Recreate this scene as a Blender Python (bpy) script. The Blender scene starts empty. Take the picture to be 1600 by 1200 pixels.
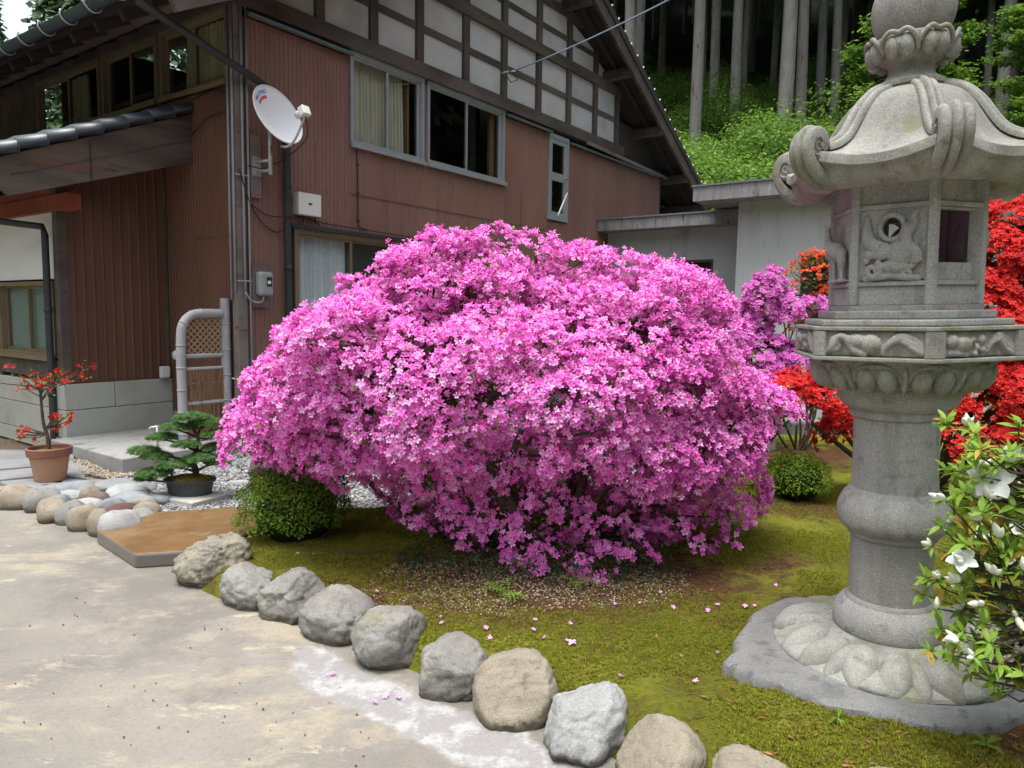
import bpy, bmesh, math, random
import numpy as np
from mathutils import Vector, Matrix, noise

SC = bpy.context.scene
COL = SC.collection
R = math.radians

# ---------------------------------------------------------------- camera
cd = bpy.data.cameras.new('camera'); cam = bpy.data.objects.new('camera', cd); COL.objects.link(cam)
cd.sensor_width = 36.0; cd.lens = 36.0 * 1130.0 / 1600.0
cd.clip_start = 0.05; cd.clip_end = 600
cam.matrix_world = Matrix.Translation((0, 0, 1.35)) @ Matrix.Rotation(R(90 - 5.5), 4, 'X') @ Matrix.Rotation(R(0.9), 4, 'Z')
SC.camera = cam

# ---------------------------------------------------------------- sky, sun, exposure
SUN_EL, SUN_AZ = 77.0, 215.0        # sun high behind the camera's left shoulder, veiled by cloud
w = bpy.data.worlds.new('World'); SC.world = w; w.use_nodes = True
nt = w.node_tree; nt.nodes.clear()
sky = nt.nodes.new('ShaderNodeTexSky'); sky.sky_type = 'NISHITA'; sky.sun_disc = False
sky.sun_elevation = R(SUN_EL); sky.sun_rotation = R(SUN_AZ); sky.air_density = 1.0; sky.dust_density = 4.0; sky.ozone_density = 1.0
hs = nt.nodes.new('ShaderNodeHueSaturation'); hs.inputs['Saturation'].default_value = 0.38
bg = nt.nodes.new('ShaderNodeBackground'); bg.inputs['Strength'].default_value = 0.15
wo = nt.nodes.new('ShaderNodeOutputWorld')
nt.links.new(sky.outputs[0], hs.inputs['Color']); nt.links.new(hs.outputs[0], bg.inputs['Color']); nt.links.new(bg.outputs[0], wo.inputs['Surface'])
sl = bpy.data.lights.new('sun', 'SUN'); sun = bpy.data.objects.new('sun', sl); COL.objects.link(sun)
sl.energy = 1.5; sl.angle = R(24); sl.color = (1.0, 0.97, 0.93)
sd = Vector((math.sin(R(SUN_AZ)) * math.cos(R(SUN_EL)), math.cos(R(SUN_AZ)) * math.cos(R(SUN_EL)), math.sin(R(SUN_EL))))
sun.rotation_euler = (-sd).to_track_quat('-Z', 'Y').to_euler()
SC.view_settings.view_transform = 'Standard'; SC.view_settings.look = 'None'
SC.view_settings.gamma = 1; SC.view_settings.exposure = 1.15; SC.view_settings.use_curve_mapping = False
try:
    SC.cycles.max_bounces = 8; SC.cycles.transparent_max_bounces = 12
    SC.cycles.diffuse_bounces = 4
except Exception: pass

# ---------------------------------------------------------------- object helpers
rng = np.random.default_rng(11); random.seed(11)
MATS = {}

def link(o, parent=None):
    COL.objects.link(o)
    if parent is not None: o.parent = parent
    return o
def tag(o, label=None, cat=None, group=None, kind=None):
    if label: o['label'] = label
    if cat: o['category'] = cat
    if group: o['group'] = group
    if kind: o['kind'] = kind
    return o
def empty(name, loc, rz=0, label=None, cat=None, group=None):
    o = bpy.data.objects.new(name, None); o.empty_display_size = .1
    o.location = loc; o.rotation_euler = (0, 0, rz); link(o)
    return tag(o, label, cat, group)
def mesh_obj(name, me, mat, parent=None):
    o = bpy.data.objects.new(name, me)
    if mat is not None and len(me.materials) == 0: me.materials.append(mat)
    return link(o, parent)
def copy_part(o, parent, name=None):
    c = o.copy(); COL.objects.link(c); c.parent = parent
    return c
def copy_tree(o, parent=None):
    c = o.copy(); COL.objects.link(c); c.parent = parent
    for ch in list(o.children): copy_tree(ch, c)
    return c
def np_mesh(name, V, F):
    """V (n,3); F (m,k) of one polygon size"""
    V = np.asarray(V, np.float32); F = np.asarray(F, np.int32); k = F.shape[1]
    me = bpy.data.meshes.new(name)
    me.vertices.add(len(V)); me.vertices.foreach_set('co', V.ravel())
    me.loops.add(F.size); me.loops.foreach_set('vertex_index', F.ravel())
    me.polygons.add(len(F)); me.polygons.foreach_set('loop_start', np.arange(0, F.size, k, dtype=np.int32))
    me.update(calc_edges=True)
    return me
def frames(N, spin=None):
    """rotation matrices whose local z is along N (n,3), random spin about it"""
    N = N / np.linalg.norm(N, axis=1, keepdims=True)
    a = np.where(np.abs(N[:, 2:3]) > .9, np.array([[1., 0, 0]]), np.array([[0, 0, 1.]]))
    X = np.cross(a, N); X /= np.linalg.norm(X, axis=1, keepdims=True)
    Y = np.cross(N, X)
    s = rng.uniform(0, 2 * np.pi, len(N)) if spin is None else spin
    c, sn = np.cos(s)[:, None], np.sin(s)[:, None]
    X2 = X * c + Y * sn; Y2 = -X * sn + Y * c
    return np.stack([X2, Y2, N], axis=2)          # columns
def scatter(name, T, TF, P, Rm, S, mat, parent=None):
    """many copies of a small template as one mesh"""
    T = np.asarray(T, np.float64); TF = np.asarray(TF); n = len(P)
    S = np.asarray(S)
    if S.ndim == 1: S = np.repeat(S[:, None], 3, 1)
    V = np.einsum('nij,nkj->nki', Rm, T[None] * S[:, None, :]) + P[:, None, :]
    F = TF[None] + (np.arange(n) * len(T))[:, None, None]
    me = np_mesh(name, V.reshape(-1, 3), F.reshape(-1, TF.shape[1]))
    return mesh_obj(name, me, mat, parent)

class MB:
    def __init__(s): s.v = []; s.f = []
    def add(s, v, f):
        n = len(s.v); s.v += [tuple(p) for p in v]; s.f += [tuple(i + n for i in q) for q in f]; return s
    def box(s, x0, x1, y0, y1, z0, z1):
        if x0 > x1: x0, x1 = x1, x0
        if y0 > y1: y0, y1 = y1, y0
        if z0 > z1: z0, z1 = z1, z0
        return s.add([(x0, y0, z0), (x1, y0, z0), (x1, y1, z0), (x0, y1, z0), (x0, y0, z1), (x1, y0, z1), (x1, y1, z1), (x0, y1, z1)],
                     [(3, 2, 1, 0), (4, 5, 6, 7), (0, 1, 5, 4), (1, 2, 6, 5), (2, 3, 7, 6), (3, 0, 4, 7)])
    def bar(s, a, b, wd, ht, up=(0, 0, 1)):
        a, b = Vector(a), Vector(b); d = (b - a).normalized(); sx = d.cross(Vector(up))
        if sx.length < 1e-4: sx = d.cross(Vector((1, 0, 0)))
        sx.normalize(); sz = sx.cross(d)
        v = [p + sx * (i * wd / 2) + sz * (j * ht / 2) for p in (a, b) for i, j in ((-1, -1), (1, -1), (1, 1), (-1, 1))]
        return s.add(v, [(0, 1, 2, 3), (7, 6, 5, 4), (0, 4, 5, 1), (1, 5, 6, 2), (2, 6, 7, 3), (3, 7, 4, 0)])
    def tube(s, pts, rad, n=8, cap=True):
        pts = [Vector(p) for p in pts]; m = len(pts)
        if not hasattr(rad, '__len__'): rad = [rad] * m
        d0 = (pts[1] - pts[0]).normalized(); ref = Vector((0, 0, 1)) if abs(d0.z) < .9 else Vector((1, 0, 0))
        x = d0.cross(ref).normalized(); v = []; f = []
        for i, p in enumerate(pts):
            d = (pts[min(i + 1, m - 1)] - pts[max(i - 1, 0)]).normalized()
            x = (x - d * x.dot(d)).normalized(); y = d.cross(x)
            for k in range(n):
                a = 2 * math.pi * k / n; v.append(p + (x * math.cos(a) + y * math.sin(a)) * rad[i])
        for i in range(m - 1):
            for k in range(n):
                k2 = (k + 1) % n; f.append((i * n + k, i * n + k2, (i + 1) * n + k2, (i + 1) * n + k))
        if cap: f.append(tuple(range(n))[::-1]); f.append(tuple(range((m - 1) * n, m * n)))
        return s.add(v, f)
    def lathe(s, prof, n=32, cx=0, cy=0, cap=True):
        v = []; f = []; m = len(prof)
        for r, z in prof:
            for k in range(n):
                a = 2 * math.pi * k / n; v.append((cx + r * math.cos(a), cy + r * math.sin(a), z))
        for i in range(m - 1):
            for k in range(n):
                k2 = (k + 1) % n; f.append((i * n + k, i * n + k2, (i + 1) * n + k2, (i + 1) * n + k))
        if cap: f.append(tuple(range(n))[::-1]); f.append(tuple(range((m - 1) * n, m * n)))
        return s.add(v, f)
    def prism(s, poly, z0, z1):
        n = len(poly); v = [(x, y, z0) for x, y in poly] + [(x, y, z1) for x, y in poly]
        f = [tuple(range(n))[::-1], tuple(range(n, 2 * n))] + [(i, (i + 1) % n, n + (i + 1) % n, n + i) for i in range(n)]
        return s.add(v, f)
    def ball(s, c, r, nu=12, nv=8, rot=None):
        rx, ry, rz = r if hasattr(r, '__len__') else (r, r, r); v = []; f = []
        for j in range(nv + 1):
            t = math.pi * j / nv
            for k in range(nu):
                a = 2 * math.pi * k / nu; p = Vector((rx * math.sin(t) * math.cos(a), ry * math.sin(t) * math.sin(a), -rz * math.cos(t)))
                if rot is not None: p = rot @ p
                v.append(p + Vector(c))
        for j in range(nv):
            for k in range(nu):
                k2 = (k + 1) % nu; f.append((j * nu + k, j * nu + k2, (j + 1) * nu + k2, (j + 1) * nu + k))
        return s.add(v, f)
    def build(s, name, mat, parent=None, smooth=False, bevel=0, seg=2, weld=False):
        me = bpy.data.meshes.new(name); me.from_pydata(s.v, [], s.f)
        bm = bmesh.new(); bm.from_mesh(me)
        if weld: bmesh.ops.remove_doubles(bm, verts=bm.verts, dist=1e-5)
        bmesh.ops.recalc_face_normals(bm, faces=bm.faces); bm.to_mesh(me); bm.free()
        if smooth:
            me.polygons.foreach_set('use_smooth', [True] * len(me.polygons))
            if smooth == 'auto':
                try: me.set_sharp_from_angle(angle=R(40))
                except Exception: pass
        o = mesh_obj(name, me, mat, parent)
        if bevel:
            b = o.modifiers.new('bevel', 'BEVEL'); b.width = bevel; b.segments = seg; b.limit_method = 'ANGLE'; b.angle_limit = R(35)
        return o

def arc(pts, sub=6):
    """smooth curve through control points (Catmull-Rom)"""
    P = [Vector(p) for p in pts]; P = [P[0] * 2 - P[1]] + P + [P[-1] * 2 - P[-2]]; out = []
    for i in range(1, len(P) - 2):
        for k in range(sub):
            t = k / sub; a, b, c, d = P[i - 1], P[i], P[i + 1], P[i + 2]
            out.append(.5 * ((2 * b) + (c - a) * t + (2 * a - 5 * b + 4 * c - d) * t * t + (3 * b - a - 3 * c + d) * t ** 3))
    out.append(P[-2]); return out

# ---------------------------------------------------------------- material helpers
def srgb(r, g, b):
    f = lambda c: (c / 255 / 12.92) if c / 255 <= .04045 else ((c / 255 + .055) / 1.055) ** 2.4
    return (f(r), f(g), f(b))
def c4(c): return (c[0], c[1], c[2], 1)
class NT:
    def __init__(s, name):
        s.m = bpy.data.materials.new(name); s.m.use_nodes = True; s.t = s.m.node_tree; s.t.nodes.clear()
        s.out = s.n('ShaderNodeOutputMaterial')
    def n(s, typ, **kw):
        o = s.t.nodes.new(typ)
        for k, v in kw.items(): setattr(o, k, v)
        return o
    def l(s, a, b): s.t.links.new(a, b)
    def coords(s, world=False, stretch=(1, 1, 1), rot=(0, 0, 0)):
        mp = s.n('ShaderNodeMapping'); mp.inputs['Scale'].default_value = stretch; mp.inputs['Rotation'].default_value = rot
        if world:
            g = s.n('ShaderNodeNewGeometry'); s.l(g.outputs['Position'], mp.inputs['Vector'])
        else:
            g = s.n('ShaderNodeTexCoord'); oi = s.n('ShaderNodeObjectInfo')
            mu = s.n('ShaderNodeMath', operation='MULTIPLY'); mu.inputs[1].default_value = 57.0; s.l(oi.outputs['Random'], mu.inputs[0])
            ad = s.n('ShaderNodeVectorMath', operation='ADD'); s.l(g.outputs['Object'], ad.inputs[0]); s.l(mu.outputs[0], ad.inputs[1])
            s.l(ad.outputs[0], mp.inputs['Vector'])
        return mp.outputs[0]
    def noise(s, vec, scale, detail=6, rough=.6, dist=0):
        t = s.n('ShaderNodeTexNoise'); t.inputs['Scale'].default_value = scale; t.inputs['Detail'].default_value = detail
        t.inputs['Roughness'].default_value = rough; t.inputs['Distortion'].default_value = dist; s.l(vec, t.inputs['Vector']); return t.outputs[0]
    def ramp(s, fac, stops):
        r = s.n('ShaderNodeValToRGB'); e = r.color_ramp.elements
        while len(e) < len(stops): e.new(.5)
        for i, (p, c) in enumerate(stops): e[i].position = p; e[i].color = c4(c)
        s.l(fac, r.inputs[0]); return r.outputs[0]
    def step(s, fac, lo, hi):
        m = s.n('ShaderNodeMapRange', interpolation_type='SMOOTHSTEP'); m.inputs[1].default_value = lo; m.inputs[2].default_value = hi
        s.l(fac, m.inputs[0]); return m.outputs[0]
    def mix(s, fac, a, b):
        m = s.n('ShaderNodeMix', data_type='RGBA')
        if hasattr(fac, 'is_linked'): s.l(fac, m.inputs[0])
        else: m.inputs[0].default_value = fac
        for i, v in ((6, a), (7, b)):
            if hasattr(v, 'is_linked'): s.l(v, m.inputs[i])
            else: m.inputs[i].default_value = c4(v)
        return m.outputs[2]
    def mul(s, a, b):
        m = s.n('ShaderNodeMath', operation='MULTIPLY')
        for i, v in ((0, a), (1, b)):
            if hasattr(v, 'is_linked'): s.l(v, m.inputs[i])
            else: m.inputs[i].default_value = v
        return m.outputs[0]
    def attr(s, name):
        a = s.n('ShaderNodeAttribute'); a.attribute_name = name; return a.outputs['Fac']
    def bsdf(s, col, rough=.8, spec=.3, metallic=0, bump=None, bs=.3, bd=.01, coat=0):
        b = s.n('ShaderNodeBsdfPrincipled')
        if hasattr(col, 'is_linked'): s.l(col, b.inputs['Base Color'])
        else: b.inputs['Base Color'].default_value = c4(col)
        if hasattr(rough, 'is_linked'): s.l(rough, b.inputs['Roughness'])
        else: b.inputs['Roughness'].default_value = rough
        b.inputs['Specular IOR Level'].default_value = spec; b.inputs['Metallic'].default_value = metallic; b.inputs['Coat Weight'].default_value = coat
        if bump is not None:
            bp = s.n('ShaderNodeBump'); bp.inputs['Strength'].default_value = bs; bp.inputs['Distance'].default_value = bd
            s.l(bump, bp.inputs['Height']); s.l(bp.outputs[0], b.inputs['Normal'])
        return b
    def end(s, sh):
        s.l(sh.outputs[0], s.out.inputs['Surface']); MATS[s.m.name] = s.m; return s.m

def pm(name, cols, scale=4, rough=.8, spots=(), bump=.3, bscale=60, bd=.006, stretch=(1, 1, 1), rot=(0, 0, 0), spec=.3, metallic=0, world=False, lo=.3, hi=.7):
    t = NT(name); v = t.coords(world, stretch, rot)
    n = t.noise(v, scale); k = len(cols)
    col = t.ramp(n, [(lo + (hi - lo) * i / max(1, k - 1), c) for i, c in enumerate(cols)]) if k > 1 else cols[0]
    for i, (c, sc, a, b) in enumerate(spots):
        f = t.step(t.noise(v, sc, 5, .65, .2 * (i % 2)), a, b); col = t.mix(f, col, c)
    bn = t.noise(v, bscale, 5) if bump else None
    return t.end(t.bsdf(col, rough, spec, metallic, bn, bump, bd))
def leaf_mat(name, cols, transl=.35, rough=.5, spec=.3, tcol=None):
    t = NT(name); g = t.n('ShaderNodeNewGeometry')
    k = len(cols); col = t.ramp(g.outputs['Random Per Island'], [(i / max(1, k - 1), c) for i, c in enumerate(cols)])
    b = t.bsdf(col, rough, spec); tr = t.n('ShaderNodeBsdfTranslucent')
    if tcol: tr.inputs['Color'].default_value = c4(tcol)
    else: t.l(col, tr.inputs['Color'])
    m = t.n('ShaderNodeMixShader'); m.inputs[0].default_value = transl
    t.l(b.outputs[0], m.inputs[1]); t.l(tr.outputs[0], m.inputs[2]); return t.end(m)
# ================================================================ materials
def granite(name, base, dark, pale, lichen=None, moss=None, lich_amt=.6, bump=.5, s=1.0):
    t = NT(name); v = t.coords(False, (s, s, s))
    col = t.mix(t.step(t.noise(v, 3.2, 5), .35, .68), base, tuple(c * .74 for c in base))
    sp = t.noise(v, 210, 2, .5); col = t.mix(t.mul(t.step(sp, .55, .66), .55), col, dark); col = t.mix(t.mul(t.step(sp, .42, .30), .6), col, pale)
    vz = t.coords(False, (9, 9, 1.1)) if s > .9 else t.coords(False, (1.6, 1.6, .8)); col = t.mix(t.mul(t.step(t.noise(vz, 1.0, 6, .65), .48 if s > .9 else .54, .68), .42 if s > .9 else .4), col, tuple(c * .42 for c in base))
    big = t.noise(v, 11, 6, .7); col = t.mix(t.mul(t.step(big, .54, .68), .62), col, tuple(c * .38 for c in base))
    if lichen: col = t.mix(t.mul(t.step(t.noise(v, 5.5, 6, .7), lich_amt, lich_amt + .13), .6), col, lichen)
    if moss: col = t.mix(t.step(t.noise(v, 4.1, 7, .7, .4), .63, .67), col, moss)
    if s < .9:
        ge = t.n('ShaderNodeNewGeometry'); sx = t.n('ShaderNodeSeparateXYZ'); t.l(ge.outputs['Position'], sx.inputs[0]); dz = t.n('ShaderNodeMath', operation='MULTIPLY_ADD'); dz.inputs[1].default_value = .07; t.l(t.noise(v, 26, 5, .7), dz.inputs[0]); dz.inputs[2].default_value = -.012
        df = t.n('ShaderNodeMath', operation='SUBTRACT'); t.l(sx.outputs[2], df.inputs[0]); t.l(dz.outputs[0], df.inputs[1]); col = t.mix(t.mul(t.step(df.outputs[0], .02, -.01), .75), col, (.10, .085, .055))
    bn = t.noise(v, 48, 8, .75)
    return t.end(t.bsdf(col, .9, .22, 0, bn, bump if s > .9 else .8, .008 if s > .9 else .014))
granite('granite', (.365, .368, .345), (.14, .14, .135), (.56, .565, .55), (.23, .235, .13), None, .57)
granite('granite_weathered', (.315, .317, .285), (.12, .12, .11), (.49, .49, .46), (.19, .195, .10), None, .52)
granite('slab_dark', (.20, .205, .20), (.10, .10, .10), (.30, .31, .30), (.22, .23, .15), None, .62)
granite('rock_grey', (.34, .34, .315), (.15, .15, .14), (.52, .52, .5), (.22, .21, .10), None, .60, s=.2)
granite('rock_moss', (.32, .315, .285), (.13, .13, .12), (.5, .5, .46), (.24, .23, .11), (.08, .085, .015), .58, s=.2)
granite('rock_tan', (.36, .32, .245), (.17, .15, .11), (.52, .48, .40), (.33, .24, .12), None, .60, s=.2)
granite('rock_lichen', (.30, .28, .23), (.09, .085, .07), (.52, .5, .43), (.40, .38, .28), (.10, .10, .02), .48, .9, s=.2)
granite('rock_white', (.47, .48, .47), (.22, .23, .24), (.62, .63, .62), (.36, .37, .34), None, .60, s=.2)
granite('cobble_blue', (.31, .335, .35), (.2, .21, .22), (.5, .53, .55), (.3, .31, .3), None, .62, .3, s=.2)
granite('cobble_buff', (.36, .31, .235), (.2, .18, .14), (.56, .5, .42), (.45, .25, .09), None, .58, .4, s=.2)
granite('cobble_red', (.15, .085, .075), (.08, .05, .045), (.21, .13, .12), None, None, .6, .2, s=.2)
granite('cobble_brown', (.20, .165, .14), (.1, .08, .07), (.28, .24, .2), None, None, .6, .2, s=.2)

# driveway: damp grey concrete with buff dry streaks and a paler mortar patch (mesh attribute 'pale')
t = NT('driveway_concrete'); v = t.coords(True); vs = t.coords(True, (.75, 1.5, 1), (0, 0, R(-32)))
col = t.ramp(t.noise(v, 1.1, 6, .6), [(.3, (.18, .167, .146)), (.52, (.24, .225, .195)), (.75, (.30, .28, .24))])
col = t.mix(t.mul(t.step(t.noise(vs, 1.5, 10, .76, .3), .49, .60), .75), col, (.37, .325, .235))
col = t.mix(t.mul(t.step(t.noise(vs, 3.2, 10, .8, .3), .565, .63), .8), col, (.47, .42, .30))
col = t.mix(t.mul(t.step(t.noise(v, .75, 8, .7), .47, .60), .72), col, (.15, .141, .129))
ad = t.n('ShaderNodeMath', operation='ADD'); t.l(t.attr('pale'), ad.inputs[0]); t.l(t.mul(t.noise(v, 7, 7, .7), .55), ad.inputs[1])
pc = t.mix(t.step(t.noise(v, 9, 6, .7), .45, .62), (.27, .265, .26), (.41, .41, .40))
col = t.mix(t.step(ad.outputs[0], .68, .82), col, pc)
fine = t.noise(v, 160, 4, .7); col = t.mix(t.mul(t.step(fine, .56, .72), .35), col, (.13, .12, .11))
gr = t.noise(v, 75, 8, .8); col = t.mix(t.mul(t.step(gr, .54, .64), .3), col, (.36, .33, .27)); col = t.mix(t.mul(t.step(gr, .47, .36), .5), col, (.14, .13, .115))
t.end(t.bsdf(col, .82, .3, 0, t.noise(v, 60, 9, .8), .6, .008))

# moss ground: olive moss, brown needle litter; attribute 'bare' is where the moss gives out
t = NT('moss_ground'); v = t.coords(True)
g = t.ramp(t.noise(v, 2.3, 7, .65), [(.3, (.085, .100, .011)), (.5, (.165, .185, .019)), (.68, (.265, .28, .038))])
g = t.mix(t.mul(t.step(t.noise(v, 60, 4, .6), .5, .65), .5), g, (.07, .075, .008))
br = t.ramp(t.noise(v, 38, 5, .7), [(.35, (.045, .022, .012)), (.55, (.12, .062, .03)), (.72, (.20, .12, .06))])
a = t.n('ShaderNodeMath', operation='ADD'); t.l(t.attr('bare'), a.inputs[0]); t.l(t.noise(v, 5.5, 8, .72), a.inputs[1])
col = t.mix(t.step(a.outputs[0], .46, .66), g, br)
t.end(t.bsdf(col, .95, .1, 0, t.noise(v, 90, 6, .8), .9, .02))
pm('earth', [(.10, .075, .05), (.17, .14, .10)], 3, .95, bump=.6, bscale=30, bd=.02, world=True)
t = NT('gravel_bed'); v = t.coords(True)
vo = t.n('ShaderNodeTexVoronoi'); vo.inputs['Scale'].default_value = 55; t.l(v, vo.inputs['Vector'])
col = t.mix(t.noise(v, 2, 5), (.20, .205, .21), (.30, .30, .30)); col = t.mix(t.step(vo.outputs['Distance'], .3, .75), col, (.07, .07, .07))
t.end(t.bsdf(col, .9, .25, 0, vo.outputs['Distance'], .8, .01))
leaf_mat('gravel_stone', [(.12, .12, .125), (.26, .265, .27), (.38, .385, .39), (.2, .2, .21), (.48, .47, .45)], 0, .85)
leaf_mat('pebble_pale', [(.28, .22, .15), (.46, .41, .32), (.16, .11, .07), (.52, .48, .41)], 0, .85)
leaf_mat('moss_tuft', [(.10, .12, .013), (.20, .23, .023), (.30, .325, .043), (.17, .12, .022), (.255, .285, .03)], .3, .9, .1)
leaf_mat('litter', [(.28, .10, .03), (.16, .07, .03), (.34, .17, .06), (.10, .05, .03)], .15, .8)
leaf_mat('dry_needle', [(.15, .07, .03), (.22, .12, .05), (.09, .05, .03)], 0, .9)

# flowers and foliage
leaf_mat('petal_pink', [(.79, .13, .57), (.86, .24, .68), (.68, .06, .43), (.91, .47, .82), (.82, .16, .61), (.89, .33, .74)], .22, .55, .2)
leaf_mat('petal_mauve', [(.66, .15, .54), (.75, .26, .65), (.58, .09, .45)], .36, .55, .2)
leaf_mat('petal_red', [(.60, .014, .014), (.70, .028, .022), (.46, .008, .010), (.73, .06, .05)], .34, .5, .2)
leaf_mat('petal_orange', [(.8, .09, .03), (.75, .05, .03), (.85, .16, .06)], .34, .5, .2)
leaf_mat('petal_white', [(.86, .88, .86), (.80, .84, .82)], .3, .5, .25)
leaf_mat('bud_white', [(.80, .83, .76), (.72, .78, .62)], .25, .5, .25)
leaf_mat('leaf_azalea', [(.05, .09, .015), (.10, .16, .02), (.035, .06, .012), (.16, .24, .03), (.09, .07, .025)], .35, .5)
leaf_mat('leaf_bright', [(.28, .45, .05), (.36, .54, .08), (.20, .35, .04), (.42, .57, .14)], .4, .42, .35)
leaf_mat('leaf_yellow', [(.55, .38, .04), (.5, .28, .04), (.45, .42, .08)], .35, .5)
leaf_mat('leaf_box', [(.11, .20, .015), (.18, .30, .022), (.26, .39, .035), (.07, .13, .012)], .35, .45)
leaf_mat('leaf_under', [(.13, .26, .035), (.20, .36, .05), (.08, .17, .03), (.30, .46, .08)], .45, .5)
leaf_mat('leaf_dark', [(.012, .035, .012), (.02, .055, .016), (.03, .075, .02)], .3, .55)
leaf_mat('needle_pine', [(.09, .19, .05), (.13, .26, .07), (.06, .14, .04)], .25, .5)
leaf_mat('needle_hazed', [(.10, .17, .08), (.14, .22, .11), (.17, .27, .13)], .3, .7)  # greens lightened so that distance haze is put into the colour
leaf_mat('needle_cedar', [(.022, .05, .018), (.035, .075, .024), (.05, .10, .035)], .25, .6)
pm('bark_azalea', [(.055, .04, .028), (.12, .095, .07)], 12, .9, bump=.8, bscale=60)
pm('bark_pine', [(.06, .04, .03), (.15, .11, .085)], 14, .95, bump=1, bscale=40, bd=.01)
pm('bark_cedar', [(.15, .14, .128), (.25, .24, .22), (.19, .17, .155)], 2.2, .95, spots=[((.10, .085, .075), 9, .58, .68), ((.33, .34, .31), 4, .6, .75)], bump=.8, bscale=14, bd=.03, stretch=(1, 1, .25))
pm('hill_soil', [(.012, .022, .008), (.024, .042, .013), (.02, .018, .009)], 1.3, .98, bump=.7, bscale=6, bd=.1, world=True)

# house
def siding_mat(name, a, b, c):
    t = NT(name); v = t.coords(False, (1, 1, .3)); v2 = t.coords(False, (9, 9, .35))
    col = t.ramp(t.noise(v, 1.6, 5), [(.32, a), (.55, b), (.75, c)])
    col = t.mix(t.mul(t.step(t.noise(v2, 1.2, 5, .6), .55, .75), .45), col, tuple(x * .62 for x in a))
    col = t.mix(t.mul(t.step(t.noise(v, 7, 6, .7), .60, .72), .6), col, (.10, .05, .035))
    col = t.mix(t.mul(t.step(t.noise(v, .55, 4, .6), .48, .66), .45), col, tuple(x * 1.18 + .01 for x in b))
    return t.end(t.bsdf(col, .58, .35, 0, t.noise(v, 30, 4), .12, .004))
siding_mat('siding_brown', (.195, .108, .088), (.235, .130, .106), (.27, .155, .128))
siding_mat('siding_rust', (.095, .045, .029), (.13, .063, .041), (.185, .095, .062))
pm('siding_lines', [(.13, .06, .045)], 2, .6, bump=0)
pm('timber_brown', [(.05, .036, .029), (.10, .08, .068), (.135, .115, .102)], 3, .85, spots=[((.05, .035, .028), 7, .58, .7), ((.13, .075, .05), 2, .52, .68)], bump=.5, bscale=40, stretch=(.25, 1, 1.5))
pm('timber_dark', [(.048, .038, .032), (.09, .075, .063), (.13, .112, .096)], 3, .85, spots=[((.02, .016, .014), 22, .6, .7)], bump=.6, bscale=40, stretch=(.3, 1, 1))
pm('timber_post', [(.045, .037, .031), (.085, .070, .06), (.12, .102, .088)], 3, .85, spots=[((.025, .02, .017), 22, .6, .7)], bump=.6, bscale=40, stretch=(1, 1, .25))
pm('timber_grey', [(.105, .085, .075), (.19, .17, .158), (.13, .10, .085)], 3, .85, spots=[((.08, .06, .05), 9, .6, .7), ((.16, .10, .07), 2, .55, .7)], bump=.5, bscale=40, stretch=(.25, 1, 1.5))
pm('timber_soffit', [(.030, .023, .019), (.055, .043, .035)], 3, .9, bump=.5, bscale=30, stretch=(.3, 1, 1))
pm('timber_red', [(.20, .05, .03), (.26, .075, .045)], 4, .6, bump=.2)
pm('conduit_grey', [(.28, .28, .29), (.36, .36, .37)], 5, .5, bump=.1)
pm('plaster', [(.41, .415, .415), (.48, .485, .485), (.35, .35, .345)], 1.4, .92, spots=[((.40, .40, .39), 3.5, .6, .75)], bump=.25, bscale=25)
pm('plaster_white', [(.70, .72, .72), (.76, .78, .78)], 2, .9, bump=.1)
pm('annex_wall', [(.39, .41, .42), (.46, .48, .49), (.42, .435, .445)], .9, .9, spots=[((.30, .305, .31), 2.2, .55, .75), ((.24, .24, .235), 6, .6, .75)], bump=.3, bscale=35, stretch=(1, 1.6, .35))
pm('annex_fascia', [(.19, .19, .20), (.28, .28, .285), (.14, .14, .145)], 3, .9, spots=[((.40, .40, .40), 7, .62, .7), ((.09, .09, .09), 5, .6, .68)], bump=.3, stretch=(1, 3, .5))
pm('roof_sheet', [(.14, .16, .18), (.2, .22, .24)], 2, .5, bump=.1)
pm('aluminium', [(.34, .38, .41), (.42, .46, .48)], 5, .42, bump=0, metallic=.35)
pm('bronze_frame', [(.20, .155, .095), (.26, .205, .13)], 5, .5, bump=0, metallic=.3)
pm('dark_frame', [(.07, .06, .05), (.10, .085, .07)], 5, .55, bump=0)
pm('flashing_teal', [(.055, .15, .17), (.09, .20, .22), (.10, .12, .12)], 3, .6, bump=.1, stretch=(.4, 1, 1))
pm('pipe_dark', [(.030, .034, .036), (.045, .048, .05)], 4, .5, bump=.05)
pm('gutter_green', [(.035, .055, .058), (.055, .08, .08)], 4, .5, bump=.05)
pm('cable_black', [(.02, .02, .022)], 4, .6, bump=0)
pm('cable_blue', [(.20, .26, .33)], 4, .6, bump=0)
pm('galvanised', [(.42, .44, .45), (.52, .54, .55)], 9, .45, bump=.05, metallic=.5)
pm('tile_glaze', [(.03, .045, .055), (.055, .07, .085)], 3, .4, bump=.08, spec=.6)
pm('tile_tip', [(.45, .47, .49)], 3, .35, bump=0)
pm('foundation_block', [(.32, .34, .30), (.40, .42, .38), (.35, .34, .28)], 2.2, .92, spots=[((.30, .30, .25), 6, .6, .75)], bump=.35, bscale=35)
pm('step_concrete', [(.22, .22, .21), (.32, .32, .31), (.26, .25, .23)], 2.5, .9, spots=[((.13, .13, .12), 5, .58, .72)], bump=.35, bscale=40)
pm('curtain_cream', [(.55, .50, .40), (.66, .62, .52), (.48, .40, .27)], 3, .95, bump=.2, stretch=(1, 1, .4))
pm('curtain_gold', [(.42, .36, .22), (.52, .46, .30)], 3, .95, bump=.2)
pm('curtain_lace', [(.62, .65, .70), (.74, .77, .80)], 20, .95, bump=.2)
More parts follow.
